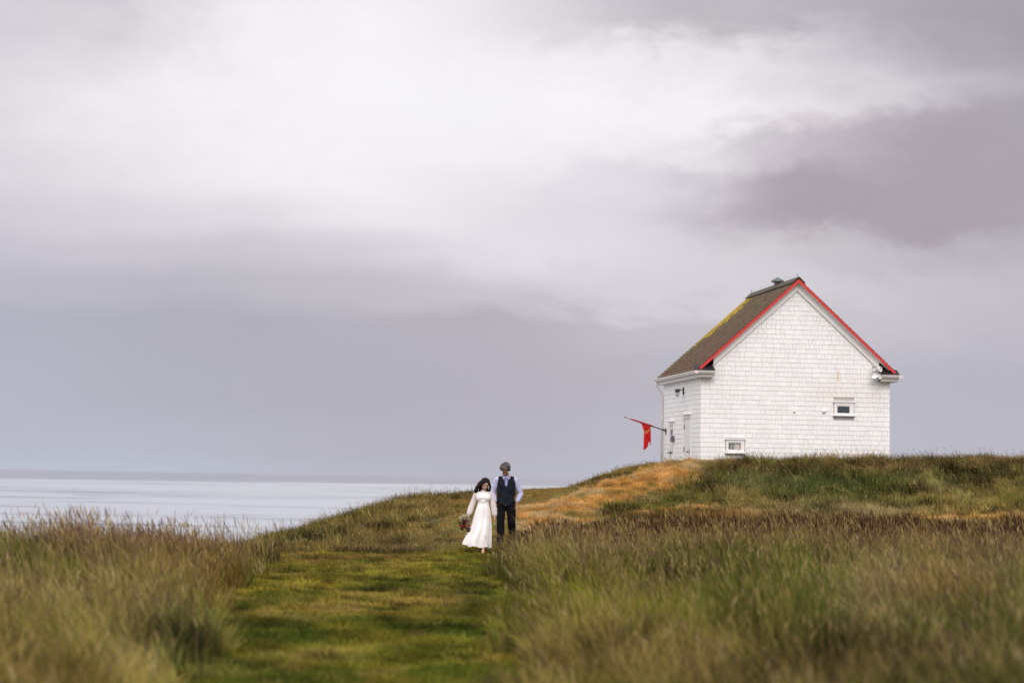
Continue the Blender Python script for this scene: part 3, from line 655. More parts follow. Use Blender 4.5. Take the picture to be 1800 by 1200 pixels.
def head_parts(bm, c, R, s=1.0, male=False):
    """c = centre of head (world-local), R = 3x3 rotation, face towards -Y before rotation"""
    def T(p): return Vector(c) + R @ (Vector(p) * s)
    ell_bm(bm, T((0, .008, .025)), (.074 * s, .094 * s, .088 * s), R)
    ell_bm(bm, T((0, -.022, -.03)), (.058 * s, .066 * s, .072 * s), R)
    ell_bm(bm, T((0, -.052, -.078)), (.030 * s * (1.15 if male else 1), .026 * s, .022 * s), R, 2)
    for k_ in (-1, 1):
        ell_bm(bm, T((.036 * k_, -.064, -.028)), (.020 * s, .016 * s, .020 * s), R, 2)      # cheeks
        ell_bm(bm, T((.030 * k_, -.072, .022)), (.022 * s, .012 * s, .008 * s), R, 2)      # brows
        ell_bm(bm, T((.076 * k_, .012, -.012)), (.009 * s, .020 * s, .031 * s), R, 2)      # ears
    cap_bm(bm, T((0, -.078, .012)), .0075 * s, T((0, -.099, -.024)), .0115 * s, 2)          # nose
    ell_bm(bm, T((.009, -.090, -.027)), (.009 * s, .009 * s, .008 * s), R, 1); ell_bm(bm, T((-.009, -.090, -.027)), (.009 * s, .009 * s, .008 * s), R, 1)
    cap_bm(bm, T((-.018, -.078, -.051)), .0065 * s, T((.018, -.078, -.051)), .0065 * s, 1)
    return T
def lathe_loft(bm, rings, seg, disp=None, close=False, skip=None):
    """rings: (z, left, right, front, back) in metres; superellipse sections"""
    V_ = []
    for i, (z, l, r_, f, b_) in enumerate(rings):
        row = []
        for k_ in range(seg):
            a = 2 * math.pi * k_ / seg; ca, sa = math.cos(a), math.sin(a); cx = (l + r_) / 2; rx = (r_ - l) / 2; cy = (f + b_) / 2; ry = (b_ - f) / 2
            p = Vector((cx + rx * ca, cy + ry * sa, z))
            if disp: p = disp(p, a, i / (len(rings) - 1), Vector((ca, sa, 0)))
            row.append(bm.verts.new(p))
        V_.append(row)
    for i in range(len(V_) - 1):
        for k_ in range(seg):
            fv = (V_[i][k_], V_[i][(k_ + 1) % seg], V_[i + 1][(k_ + 1) % seg], V_[i + 1][k_])
            if skip:
                c = sum((q.co for q in fv), Vector()) / 4
                if skip(c): continue
            bm.faces.new(fv)
    return V_
def resample(tab, n):
    t_ = np.array(tab, float); s = np.linspace(0, len(t_) - 1, n); i0 = np.clip(np.floor(s).astype(int), 0, len(t_) - 2); f = s - i0; f = f[:, None]
    p0 = t_[np.clip(i0 - 1, 0, None)]; p1 = t_[i0]; p2 = t_[i0 + 1]; p3 = t_[np.clip(i0 + 2, None, len(t_) - 1)]
    return .5 * ((2 * p1) + (-p0 + p2) * f + (2 * p0 - 5 * p1 + 4 * p2 - p3) * f ** 2 + (-p0 + 3 * p1 - 3 * p2 + p3) * f ** 3)
def skin_mat(name, c): 
    m = mat(name, c, rough=.5, noise_amt=.08, noise_scale=30); b = m.node_tree.nodes['Principled BSDF']
    b.inputs['Subsurface Weight'].default_value = .12; b.inputs['Subsurface Radius'].default_value = (.012, .005, .003); b.inputs['Subsurface Scale'].default_value = 1; return m

# ---- the woman
Pw = P(848, 972, 41.5); Pw[2] = float(gz(Pw[0], Pw[1] - .3)) + .012
SW = 1.0
bm = bmesh.new(); 
HR = Euler((math.radians(24), math.radians(6), math.radians(14))).to_matrix()
cap_bm(bm, (-.05, 0, .90), .085, (.05, 0, .90), .085); cap_bm(bm, (0, 0, .92), .088, (0, 0, 1.03), .080); cap_bm(bm, (0, .0, 1.03), .080, (0, 0, 1.16), .085); cap_bm(bm, (-.04, 0.01, 1.15), .07, (.04, 0.01, 1.15), .07)
cap_bm(bm, (-.12, .005, 1.238), .048, (.12, .005, 1.238), .048); cap_bm(bm, (0, .0, 1.25), .055, (.01, -.012, 1.345), .047)
HC = Vector((.030, -.050, 1.425)); Th = head_parts(bm, HC, HR, .97)
RW, LW = (-.30, -.05, .795), (.245, -.03, .775)
for s_, el_, wr in ((-1, (-.235, .02, 1.0), RW), (1, (.215, .01, .99), LW)):
    cap_bm(bm, (s_ * .15, .0, 1.235), .045, el_, .034); cap_bm(bm, el_, .034, wr, .023)
hand(bm, RW, (-.12, -.1, -1), (.1, -1, 0), (1, .1, 0), 1.25, .95); hand(bm, LW, (.08, -.05, -1), (-.1, -1, 0), (-1, 0, 0), .3, .95)
cap_bm(bm, (.06, .02, .86), .07, (.045, -.07, .47), .045); cap_bm(bm, (.045, -.07, .47), .045, (.015, -.2, .10), .028); cap_bm(bm, (.045, -.06, .40), .043, (.03, -.15, .27), .042)
cap_bm(bm, (-.06, 0.02, .86), .07, (-.055, -.0, .45), .05); cap_bm(bm, (-.055, 0, .45), .05, (-.055, .17, .17), .028); cap_bm(bm, (-.055, .05, .40), .045, (-.055, .11, .28), .040)
def foot(bm, a, toe, r=.03, s=1.0):
    a = Vector(a); t_ = Vector(toe); cap_bm(bm, a + Vector((0, .02, -.045)), .030 * s, a, .030 * s); cap_bm(bm, a + Vector((0, .0, -.03)), .03 * s, a * .45 + t_ * .55, .030 * s); cap_bm(bm, a * .45 + t_ * .55, .030 * s, t_, .018 * s)
    for k_ in range(5): cap_bm(bm, t_ + Vector(((k_ - 2) * .013, .01, 0)), .011 * s, t_ + Vector(((k_ - 2) * .0145, -.022 + .004 * k_, -.004)), .0085 * s, 1)
foot(bm, (.015, -.2, .09), (.012, -.36, .028)); foot(bm, (-.055, .17, .15), (-.055, .07, .035))
m_skin = skin_mat('fair_skin', (.56, .31, .22))
wo_ = fuse('person', bm, m_skin, None, .0055, 3)
wo_.location = Pw.tolist(); tag(wo_, 'woman with dark wavy hair in a long white dress, looking down beside the man', 'person')
m_dress = mat('white_crepe', (.85, .82, .785), rough=.6, noise_amt=.02, noise_scale=20, sheen=.1)
m_sheer = mat('sheer_chiffon', (.80, .745, .70), rough=.7, trans=.25, noise_amt=.06, noise_scale=18)
# sheer sleeves, full above a buttoned cuff
for s_, el_, wr in ((-1, (-.235, .02, 1.0), RW), (1, (.215, .01, .99), LW)):
    bm = bmesh.new(); el2 = Vector(el_); wv = Vector(wr); sh = Vector((s_ * .155, 0, 1.235))
    cap_bm(bm, sh, .053, sh.lerp(el2, .6), .056); cap_bm(bm, sh.lerp(el2, .6), .056, el2.lerp(wv, .35), .063); cap_bm(bm, el2.lerp(wv, .35), .063, el2.lerp(wv, .78), .056)
    cap_bm(bm, el2.lerp(wv, .78), .056, el2.lerp(wv, .88), .036); cap_bm(bm, el2.lerp(wv, .86), .033, el2.lerp(wv, .97), .031)
    fuse('sleeve', bm, m_sheer, wo_, .007, 3, .004, .09)
bm = bmesh.new()
cap_bm(bm, (-.09, .0, 1.225), .066, (.09, .0, 1.225), .066); cap_bm(bm, (-.125, .003, 1.232), .055, (.125, .003, 1.232), .055); cap_bm(bm, (-.06, -.012, 1.16), .096, (.06, -.012, 1.16), .096); cap_bm(bm, (0, 0, 1.13), .105, (0, 0, 1.04), .098)
cap_bm(bm, (-.03, 0, 1.05), .088, (.03, 0, 1.05), .088); cap_bm(bm, (0, .0, 1.26), .062, (.005, -.005, 1.292), .056)
fuse('bodice', bm, m_dress, wo_, .007, 5, .006, .09)
bm = bmesh.new()
tab = [(1.075, -.118, .118, -.104, .10), (1.03, -.116, .118, -.10, .10), (.95, -.145, .136, -.118, .125), (.85, -.178, .155, -.13, .15), (.72, -.215, .168, -.145, .17), (.58, -.255, .175, -.18, .19),
       (.44, -.315, .176, -.215, .22), (.32, -.385, .176, -.24, .25), (.22, -.43, .178, -.25, .27), (.155, -.435, .18, -.255, .28)]
rr = resample(tab, 60)
def fold(p, a, t_, nrm_):
    g_ = max(0, t_ - .12) ** 1.1; amp_ = .024 * g_
    h = math.sin(a * 7 + 1.3 * math.sin(t_ * 2.4) + .6) + .4 * math.sin(a * 13 + 2 + t_ * 2.2) + .12 * math.sin(a * 23 - t_ * 3)
    q = p + nrm_ * h * amp_ - nrm_ * amp_ * .4
    if t_ > .85: q.z += (t_ - .85) / .15 * (.014 * math.sin(a * 7 + 1) - .035 * math.cos(a) * 0 + (.022 if math.cos(a) < -.6 else -.022 * (math.cos(a) + .6) / 1.6))
    return q
lathe_loft(bm, [tuple(q) for q in rr], 160, fold)
from_bm('skirt', bm, m_dress, wo_, True)
# face details and hair
def small(name, bm, m, parent): return from_bm(name, bm, m, parent, True)
m_eye = mat('dark_eye', (.03, .02, .018), rough=.3); m_lip = mat('lips', (.42, .10, .09), rough=.4); m_hairw = mat('dark_brown_hair', attr=None, col=(.012, .006, .005), rough=.6, noise_amt=.6, noise_scale=40, bump=.5, bump_scale=60, stretch=(1, 1, .3), spec=.12)
for k_ in (-1, 1):
    bm = bmesh.new(); ell_bm(bm, Th((.030 * k_, -.078, .006)), (.013, .006, .006), HR, 2); small('eye', bm, m_eye, wo_)
    bm = bmesh.new(); cap_bm(bm, Th((.016 * k_, -.086, .030)), .0035, Th((.046 * k_, -.076, .030)), .002, 1); small('eyebrow', bm, m_hairw, wo_)
bm = bmesh.new(); cap_bm(bm, Th((-.018, -.083, -.051)), .005, Th((.018, -.083, -.051)), .005, 1); small('lips', bm, m_lip, wo_)
bm = bmesh.new()
ell_bm(bm, Th((0, .034, .052)), (.098, .100, .092), HR); ell_bm(bm, Th((-.045, -.02, .075)), (.050, .060, .036), HR); ell_bm(bm, Th((.05, .0, .058)), (.044, .060, .050), HR)
rh = random.Random(4)
def lock(pts, r0, r1):
    for i in range(len(pts) - 1):
        f = i / (len(pts) - 1); g_ = (i + 1) / (len(pts) - 1); cap_bm(bm, pts[i], r0 * (1 - f) + r1 * f, pts[i + 1], r0 * (1 - g_) + r1 * g_, 1)
for i in range(30):        # locks at our left, blown outwards over the shoulder
    t_ = i / 29; a = Th((-.072 - .02 * rh.random(), -.035 + .13 * t_, .04 - .02 * rh.random()))
    e = Vector((-.115 - .075 * rh.random(), -.03 + .13 * t_ - .04 * rh.random(), 1.235 + .05 * rh.random())); pts = []
    for j in range(8):
        f = j / 7; p = a.lerp(e, f); p.x += -.035 * math.sin(f * 3.1) + .010 * math.sin(f * 11 + i); p.y += .010 * math.cos(f * 12 + i * 2); pts.append(p)
    lock(pts, .020, .005)
for i in range(16):        # locks at our right, framing the face down to the collar
    t_ = i / 15; a = Th((.074 + .012 * rh.random(), -.042 + .12 * t_, .05)); e = Vector((.098 + .03 * rh.random(), -.10 + .14 * t_, 1.285 + .03 * rh.random())); pts = []
    for j in range(7):
        f = j / 6; p = a.lerp(e, f); p.x += .020 * math.sin(f * 3.1) + .007 * math.sin(f * 12 + i); pts.append(p)
    lock(pts, .018, .007)
for i in range(16):
    t_ = i / 15; a = Th((-.06 + .12 * t_, .09, .03)); e = Vector((-.12 + .2 * t_, .09, 1.22)); lock([a, a.lerp(e, .35) + Vector((0, .03, 0)), a.lerp(e, .7) + Vector((.01 * math.sin(i), .02, 0)), e], .028, .010)
fuse('hair', bm, m_hairw, wo_, .006, 1, .006, .022)

# ---- the man
Pm = P(888, 958, 42.6); Pm[2] = float(gz(Pm[0], Pm[1])); hm = 1.6 + (839.1 - 814) / F * 42.6 - Pm[2]; SM = 1.0
dzm = hm - 1.735
bm = bmesh.new(); HM = Euler((math.radians(50), 0, math.radians(-6))).to_matrix()
cap_bm(bm, (-.07, 0, .93), .115, (.07, 0, .93), .115); cap_bm(bm, (0, 0, .95), .13, (0, 0, 1.1), .125); cap_bm(bm, (-.07, 0, 1.25), .115, (.07, 0, 1.25), .115); cap_bm(bm, (-.13, .0, 1.375), .06, (.13, .0, 1.375), .06)
cap_bm(bm, (0, .0, 1.38), .068, (.0, -.055, 1.49), .060)
HMC = Vector((-.022, -.115, 1.575)); Tm = head_parts(bm, HMC, HM, 1.04, True)
MR, ML = (-.225, -.06, .90), (.238, -.07, .905)
for s_, el_, wr in ((-1, (-.285, .05, 1.09), MR), (1, (.315, .04, 1.08), ML)):
    cap_bm(bm, (s_ * .19, .0, 1.36), .058, el_, .044); cap_bm(bm, el_, .043, wr, .028)
hand(bm, MR, (.14, -.05, -1), (.5, -1, 0), (1, 0, 0), .5, 1.05); hand(bm, ML, (-.2, -.05, -1), (-.5, -1, 0), (-1, 0, 0), .5, 1.05)
LEGS = [((-.1, 0, .88), (-.105, -.10, .50), (-.1, -.15, .10), (-.11, -.33, .03)), ((.1, 0, .88), (.125, -.02, .48), (.15, .14, .13), (.155, -.02, .03))]
for h_, k1, an, toe in LEGS: cap_bm(bm, h_, .10, k1, .062); cap_bm(bm, k1, .060, an, .038)
m_skin2 = skin_mat('ruddy_skin', (.45, .20, .13))
mo_ = fuse('person', bm, m_skin2, None, .006, 3); mo_.location = Pm.tolist()
tag(mo_, 'grey-haired man in dark waistcoat and lavender shirt, head bowed, hands in his pockets', 'person')
m_shirt = mat('lavender_shirt_cotton', (.45, .445, .62), rough=.8, noise_amt=.06, noise_scale=14); m_vest = mat('charcoal_wool', (.026, .032, .044), rough=.9, noise_amt=.2, noise_scale=20, spec=.2)
m_trs = mat('black_trouser_wool', (.006, .006, .008), rough=.9, noise_amt=.2, spec=.12); m_tie = mat('lilac_silk', (.27, .25, .55), rough=.45); m_shoe = mat('black_leather', (.012, .011, .010), rough=.35)
bm = bmesh.new(); cap_bm(bm, (-.07, 0, 1.24), .122, (.07, 0, 1.24), .122); cap_bm(bm, (-.15, .0, 1.365), .066, (.15, .0, 1.365), .066); cap_bm(bm, (0, 0, 1.1), .133, (0, 0, .93), .13); cap_bm(bm, (0, 0, 1.40), .078, (0, -.035, 1.45), .072)
fuse('shirt', bm, m_shirt, mo_, .008, 4, .008, .08)
for s_, el_, wr in ((-1, (-.285, .05, 1.09), MR), (1, (.315, .04, 1.08), ML)):
    bm = bmesh.new(); el2 = Vector(el_); wv = Vector(wr); sh = Vector((s_ * .188, 0, 1.36))
    cap_bm(bm, sh, .070, el2, .062); cap_bm(bm, el2, .064, el2.lerp(wv, .7), .052); cap_bm(bm, el2.lerp(wv, .7), .050, el2.lerp(wv, .80), .046); cap_bm(bm, el2.lerp(wv, .72), .050, el2.lerp(wv, .84), .050)
    fuse('sleeve', bm, m_shirt, mo_, .007, 2, .007, .08)
# waistcoat: loft with deep V, arm holes left open by stopping at the shoulders
bm = bmesh.new()
tab = [(1.455, -.105, .105, -.085, .09), (1.44, -.155, .155, -.10, .098), (1.40, -.182, .182, -.128, .115), (1.32, -.196, .196, -.142, .135), (1.22, -.205, .205, -.147, .14), (1.10, -.196, .196, -.148, .142), (.98, -.184, .184, -.150, .145), (.90, -.182, .182, -.153, .148), (.865, -.182, .182, -.153, .15)]
def vest_disp(p, a, t_, n_):
    q = p + n_ * .006 * (math.sin(p.z * 31 + a * 3) + math.sin(p.z * 17 - a * 5 + 1)) * (1 if t_ > .2 else 0)
    if t_ > .97 and q.y < 0: q.z -= .035 * math.exp(-((abs(q.x) - .045) / .035) ** 2)
    return q
lathe_loft(bm, [tuple(q) for q in resample(tab, 64)], 120, vest_disp, skip=lambda c: c.y < 0 and c.z > 1.285 and abs(c.x) < (c.z - 1.285) * .62 + .002)
bmesh.ops.solidify(bm, geom=list(bm.faces), thickness=-.008); vs_ = from_bm('waistcoat', bm, m_vest, mo_, True)
for i in range(5):
    bm = bmesh.new(); ell_bm(bm, (.004, -.158, 1.25 - .075 * i), (.009, .005, .009), None, 2); small('button', bm, m_eye, vs_)
bm = bmesh.new()
for h_, k1, an, toe in LEGS:
    h_, k1, an = Vector(h_), Vector(k1), Vector(an); cap_bm(bm, h_, .112, k1, .088); cap_bm(bm, k1, .086, an + Vector((0, 0, .0)), .078); cap_bm(bm, an, .076, an + Vector((0, -.01, -.02)), .074)
cap_bm(bm, (-.07, 0, .93), .125, (.07, 0, .93), .125); cap_bm(bm, (-.15, -.04, .86), .05, (-.13, -.03, .75), .045); cap_bm(bm, (.17, -.05, .86), .052, (.14, -.03, .75), .045)
fuse('trousers', bm, m_trs, mo_, .008, 3, .014, .13)
for h_, k1, an, toe in LEGS:
    bm = bmesh.new(); a = Vector(an); t_ = Vector(toe); cap_bm(bm, a + Vector((0, .03, -.055)), .042, a + Vector((0, -.02, -.04)), .045); [cap_bm(bm, a + Vector((sx2, -.02, -.06)), .034, t_ + Vector((sx2 * 1.2, .02, .004)), .026) for sx2 in (-.014, .014)]; cap_bm(bm, t_ + Vector((-.016, .03, .0)), .026, t_ + Vector((.016, .03, 0)), .026); cap_bm(bm, t_ + Vector((0, .02, .0)), .03, t_ + Vector((0, -.03, -.004)), .022)
    fuse('shoe', bm, m_shoe, mo_, .008, 3)
# collar and tie
m_col = mat('pale_collar_cotton', (.66, .65, .78), rough=.8)
for k_ in (-1, 1):
    bm = bmesh.new(); pts = [(.012 * k_, -.118, 1.435), (.070 * k_, -.085, 1.475), (.088 * k_, -.075, 1.43), (.048 * k_, -.135, 1.375)]
    vs = [bm.verts.new(p) for p in pts]; bm.faces.new(vs); bmesh.ops.solidify(bm, geom=list(bm.faces), thickness=.006); from_bm('collar', bm, m_col, mo_)
bm = bmesh.new(); tube(bm, [(0, -.128, 1.435), (0, -.138, 1.405)], [.020, .015], 8)
V0 = [(-.014, -.140, 1.405), (.014, -.140, 1.405), (.030, -.150, 1.28), (.0, -.152, 1.22), (-.030, -.150, 1.28)]
v2 = [bm.verts.new(p) for p in V0]; v3 = [bm.verts.new((p[0], p[1] + .01, p[2])) for p in V0]; bm.faces.new(v2); bm.faces.new(v3[::-1])
for i in range(5): bm.faces.new((v2[i], v2[(i + 1) % 5], v3[(i + 1) % 5], v3[i]))
from_bm('tie', bm, m_tie, mo_)
# face details, grey curls, short beard
for k_ in (-1, 1):
    bm = bmesh.new(); ell_bm(bm, Tm((.030 * k_, -.080, .006)), (.012, .006, .005), HM, 2); small('eye', bm, m_eye, mo_)
bm = bmesh.new(); cap_bm(bm, Tm((-.020, -.084, -.051)), .005, Tm((.020, -.084, -.051)), .005, 1); small('lips', bm, mat('weathered_lips', (.35, .11, .09), rough=.5), mo_)
m_hairm = mat('grey_curly_hair', attr=None, col=(.095, .080, .072), rough=.8, noise_amt=.9, noise_scale=16, bump=.8, bump_scale=70)
bm = bmesh.new(); ell_bm(bm, Tm((0, .030, .055)), (.090, .097, .085), HM); rh = random.Random(8)
for i in range(230):
    a = rh.random() * 6.283; ph = math.acos(1 - rh.random() * 1.25); d_ = Vector((math.sin(ph) * math.cos(a), math.sin(ph) * math.sin(a), math.cos(ph)))
    if d_.y < -.45 and d_.z < .20: continue
    p = Tm((d_.x * .094, .026 + d_.y * .100, .052 + d_.z * .092)); r0 = .011 + .024 * rh.random() ** 3; ell_bm(bm, p, (r0, r0, r0 * .9), HM, 1)
fuse('hair', bm, m_hairm, mo_, .006, 0, .010, .028)
bm = bmesh.new()
for i in range(60):
    a = -1.25 + 2.5 * rh.random(); p = Tm((.060 * math.sin(a), -.020 - .060 * math.cos(a), -.07 + .028 * rh.random() - .012 * math.cos(a))); ell_bm(bm, p, (.012, .010, .012), HM, 1)
fuse('beard', bm, mat('grizzled_beard', (.20, .13, .10), rough=.9, noise_amt=.5, noise_scale=40), mo_, .006, 1)

# ---- bouquet, hanging from the woman's hand (held: a thing of its own)
bq = empty('bouquet', (Pw + np.array((-.285, -.06, .735))).tolist()); tag(bq, 'bouquet of burgundy, pink and cream flowers held head-down by the woman', 'bouquet')
rb = random.Random(12); OF = Vector((-.03, -.015, -.035))
m_pet = {'burgundy_petals': (.15, .015, .03), 'rose_petals': (.65, .12, .18), 'pale_pink_petals': (.75, .48, .45), 'cream_petals': (.85, .76, .60), 'plum_petals': (.10, .03, .05), 'rust_petals': (.17, .06, .035)}
m_pet = {k_: mat(k_, c, rough=.7, noise_amt=.15, noise_scale=40, trans=.3) for k_, c in m_pet.items()}
m_leaf = mat('bouquet_leaf', (.05, .075, .03), rough=.7, noise_amt=.4); m_stem = mat('bouquet_stem', (.06, .08, .03), rough=.7)
def bloom(c, r0, mname, lab=None):
    bm = bmesh.new(); c = Vector(c) + OF; ax_ = (c - Vector((.0, 0, .02))).normalized(); q0 = ax_.to_track_quat('Z', 'Y').to_matrix()
    for ring, (n_, tilt, rad) in enumerate(((3, .25, .38), (5, .6, .65), (6, 1.0, .95), (7, 1.35, 1.1))):
        for i in range(n_):
            a = 2 * math.pi * i / n_ + ring * .7 + rb.random() * .3; dirv = Vector((math.cos(a), math.sin(a), 0)); up_ = Vector((0, 0, 1)); s_ = up_.cross(dirv)
            base = dirv * .08 * r0; tipd = (dirv * math.sin(tilt) + up_ * math.cos(tilt)); L = r0 * rad * (1.0 if ring else .9)
            pts = []
            for u_, wv_ in ((0, .25), (.4, .62), (.8, .6), (1.0, .25)):
                ctr = base + tipd * L * u_ + up_ * (-.25 * r0 * u_ * u_ * (ring > 1)); pts.append((ctr - s_ * wv_ * r0 * .62, ctr + s_ * wv_ * r0 * .62))
            vv = [[bm.verts.new(c + q0 @ p_) for p_ in pr] for pr in pts]
            for j in range(3): bm.faces.new((vv[j][0], vv[j][1], vv[j + 1][1], vv[j + 1][0]))
    bmesh.ops.solidify(bm, geom=list(bm.faces), thickness=.0015)
    o = from_bm('flower', bm, m_pet[mname], bq, True)
    if lab: o['label'] = lab
fl_ = [((-.02, -.07, .05), .066, 'cream_petals'), ((-.08, -.08, .05), .066, 'cream_petals'), ((-.145, -.07, .02), .052, 'cream_petals'), ((-.05, -.01, .06), .055, 'cream_petals'),
       ((-.06, -.07, -.03), .045, 'burgundy_petals'), ((-.115, -.05, -.045), .045, 'pale_pink_petals'), ((-.02, -.08, -.06), .042, 'pale_pink_petals'), ((-.08, -.08, -.09), .045, 'burgundy_petals'), ((-.14, -.05, -.11), .045, 'rose_petals'),
       ((-.10, -.08, -.14), .040, 'rose_petals'), ((-.05, -.09, -.13), .042, 'rose_petals'), ((-.11, -.06, -.19), .045, 'burgundy_petals'), ((-.16, -.03, -.17), .036, 'pale_pink_petals'), ((-.17, -.01, -.06), .036, 'rust_petals'),
       ((-.02, -.05, -.17), .034, 'plum_petals'), ((.015, -.05, -.02), .036, 'pale_pink_petals'), ((-.07, .03, -.10), .05, 'plum_petals'), ((-.12, .02, -.13), .05, 'rust_petals'), ((.02, -.03, -.11), .034, 'pale_pink_petals')]
for c, r0, mname in fl_: bloom(c, r0, mname)
bm = bmesh.new()
for i in range(46):
    a = OF + Vector((-.07 + (rb.random() - .5) * .10, (rb.random() - .5) * .08, -.06 + (rb.random() - .5) * .16)); d_ = Vector((rb.random() * 2 - 1.25, rb.random() * 2 - 1.3, rb.random() * 2 - 1.2)).normalized(); L = .09 + .05 * rb.random(); s_ = d_.cross(Vector((0, 0, 1))).normalized() * .014
    p = [a, a + d_ * L * .5 + s_, a + d_ * L, a + d_ * L * .5 - s_]; bm.faces.new([bm.verts.new(q) for q in p])
from_bm('foliage', bm, m_leaf, bq)
bm = bmesh.new()
for i in range(9): a = i * .7; tube(bm, [(.035 + .008 * math.cos(a), .10, .045 + .008 * math.sin(a)), (.005 * math.cos(a), 0, .005 * math.sin(a)), (-.07 + .04 * math.cos(a), -.055 + .03 * math.sin(a), -.09)], .0035, 5)
from_bm('stems', bm, m_stem, bq)
# hanging round brown seed head and ribbon
bm = bmesh.new()
for i in range(120):
    a = rb.random() * 6.283; z_ = rb.random() * 2 - 1; q = Vector((math.cos(a) * math.sqrt(1 - z_ * z_), math.sin(a) * math.sqrt(1 - z_ * z_), z_)); p = OF + Vector((.022, -.02, -.205)) + q * .048; ell_bm(bm, p, (.008, .008, .008), None, 1)
ell_bm(bm, OF + Vector((.022, -.02, -.205)), (.048, .048, .044), None, 2)
o = from_bm('seed_head', bm, mat('brown_seed_head', (.10, .04, .022), rough=.9, noise_amt=.4, noise_scale=40), bq, True)
bm = bmesh.new(); rp = [(0.0, -.01, .01), (.0, -.035, -.06), (-.012, -.045, -.13), (-.008, -.045, -.20)]
for dx in (0, .022):
    vv = [(bm.verts.new((p[0] + dx - .008, p[1], p[2])), bm.verts.new((p[0] + dx + .010, p[1] - .004, p[2]))) for p in rp]
    for j in range(3): bm.faces.new((vv[j][0], vv[j][1], vv[j + 1][1], vv[j + 1][0]))
bmesh.ops.solidify(bm, geom=list(bm.faces), thickness=.001); from_bm('ribbon', bm, mat('tan_ribbon', (.42, .26, .17), rough=.5), bq)
# ------------------------------------------------------------------ grass
def blades(roots, h, wd, lean, yaw, c0, c1, prof, ts):
    """roots (N,3); h, wd (N); lean (N,2) horizontal tip offset as fraction of h; c0/c1 root and tip colours"""
    n = len(roots); Kk = len(ts); P_ = np.zeros((n, Kk * 2, 3), np.float32); Cc = np.zeros((n, Kk * 2, 3), np.float32)
    sx_, sy_ = np.cos(yaw), np.sin(yaw)
    for i, t_ in enumerate(ts):
        f = t_ ** 1.8; lx = lean[:, 0] * h * f; ly_ = lean[:, 1] * h * f; L2 = np.hypot(lean[:, 0], lean[:, 1])
        cz = h * (t_ - .28 * np.minimum(L2, 1.6) * f); px_, py_, pz_ = roots[:, 0] + lx, roots[:, 1] + ly_, roots[:, 2] + cz
        hw = wd * prof[i] * .5
        for s_, o in ((-1, 0), (1, 1)):
            P_[:, i * 2 + o, 0] = px_ + s_ * sx_ * hw; P_[:, i * 2 + o, 1] = py_ + s_ * sy_ * hw; P_[:, i * 2 + o, 2] = pz_
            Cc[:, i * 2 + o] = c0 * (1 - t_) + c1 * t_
    base = (np.arange(n) * Kk * 2)[:, None]; q = []
    for i in range(Kk - 1): a = i * 2; q.append(base + np.array([[a, a + 1, a + 3, a + 2]]))
    return P_.reshape(-1, 3), np.concatenate(q, 0), Cc.reshape(-1, 3)
class Bag:
    def __init__(s): s.V = []; s.Q = []; s.C = []; s.n = 0
    def add(s, r): V_, Q_, C_ = r; s.V.append(V_); s.Q.append(Q_ + s.n); s.C.append(C_); s.n += len(V_)
    def build(s, name, m): me = np_mesh(name, np.concatenate(s.V), quads=np.concatenate(s.Q), col=np.concatenate(s.C)); return link(name, me, m)
def visible(x, y, mrg=2.0): 
    X = x / np.maximum(y, .5) * F; m = mrg / np.maximum(y, .5) * F; return (X > -900 - m) & (X < 900 + m)
def scatter(n, x0, x1, y0, y1, seed, keep=None):
    r = np.random.default_rng(seed); x = r.uniform(x0, x1, n); y = r.uniform(y0, y1, n); k_ = visible(x, y)
    if keep is not None: k_ &= keep(x, y, r)
    return x[k_], y[k_]
in_shed = lambda x, y: (((x - C0[0]) * UX[0] + (y - C0[1]) * UX[1]) > -.02) & (((x - C0[0]) * UX[0] + (y - C0[1]) * UX[1]) < Wd + .02) & (((x - C0[0]) * VX[0] + (y - C0[1]) * VX[1]) > -.03) & (((x - C0[0]) * VX[0] + (y - C0[1]) * VX[1]) < Ln + .02)
def short_d(x, y): return np.maximum.reduce([path_d(x, y), trk_d(x, y), low_d(x, y)])
GREEN = np.array((.115, .168, .018)); DKGREEN = np.array((.034, .076, .010)); LIME = np.array((.29, .31, .025)); TAN = np.array((.52, .37, .13)); STRAW = np.array((.66, .53, .27)); PURP = np.array((.155, .085, .072)); RUST = np.array((.34, .135, .05)); ORNG = np.array((.58, .33, .095)); OLIVE = np.array((.175, .160, .030)); GREY = np.array((.22, .235, .12)); BRN = np.array((.20, .115, .055))
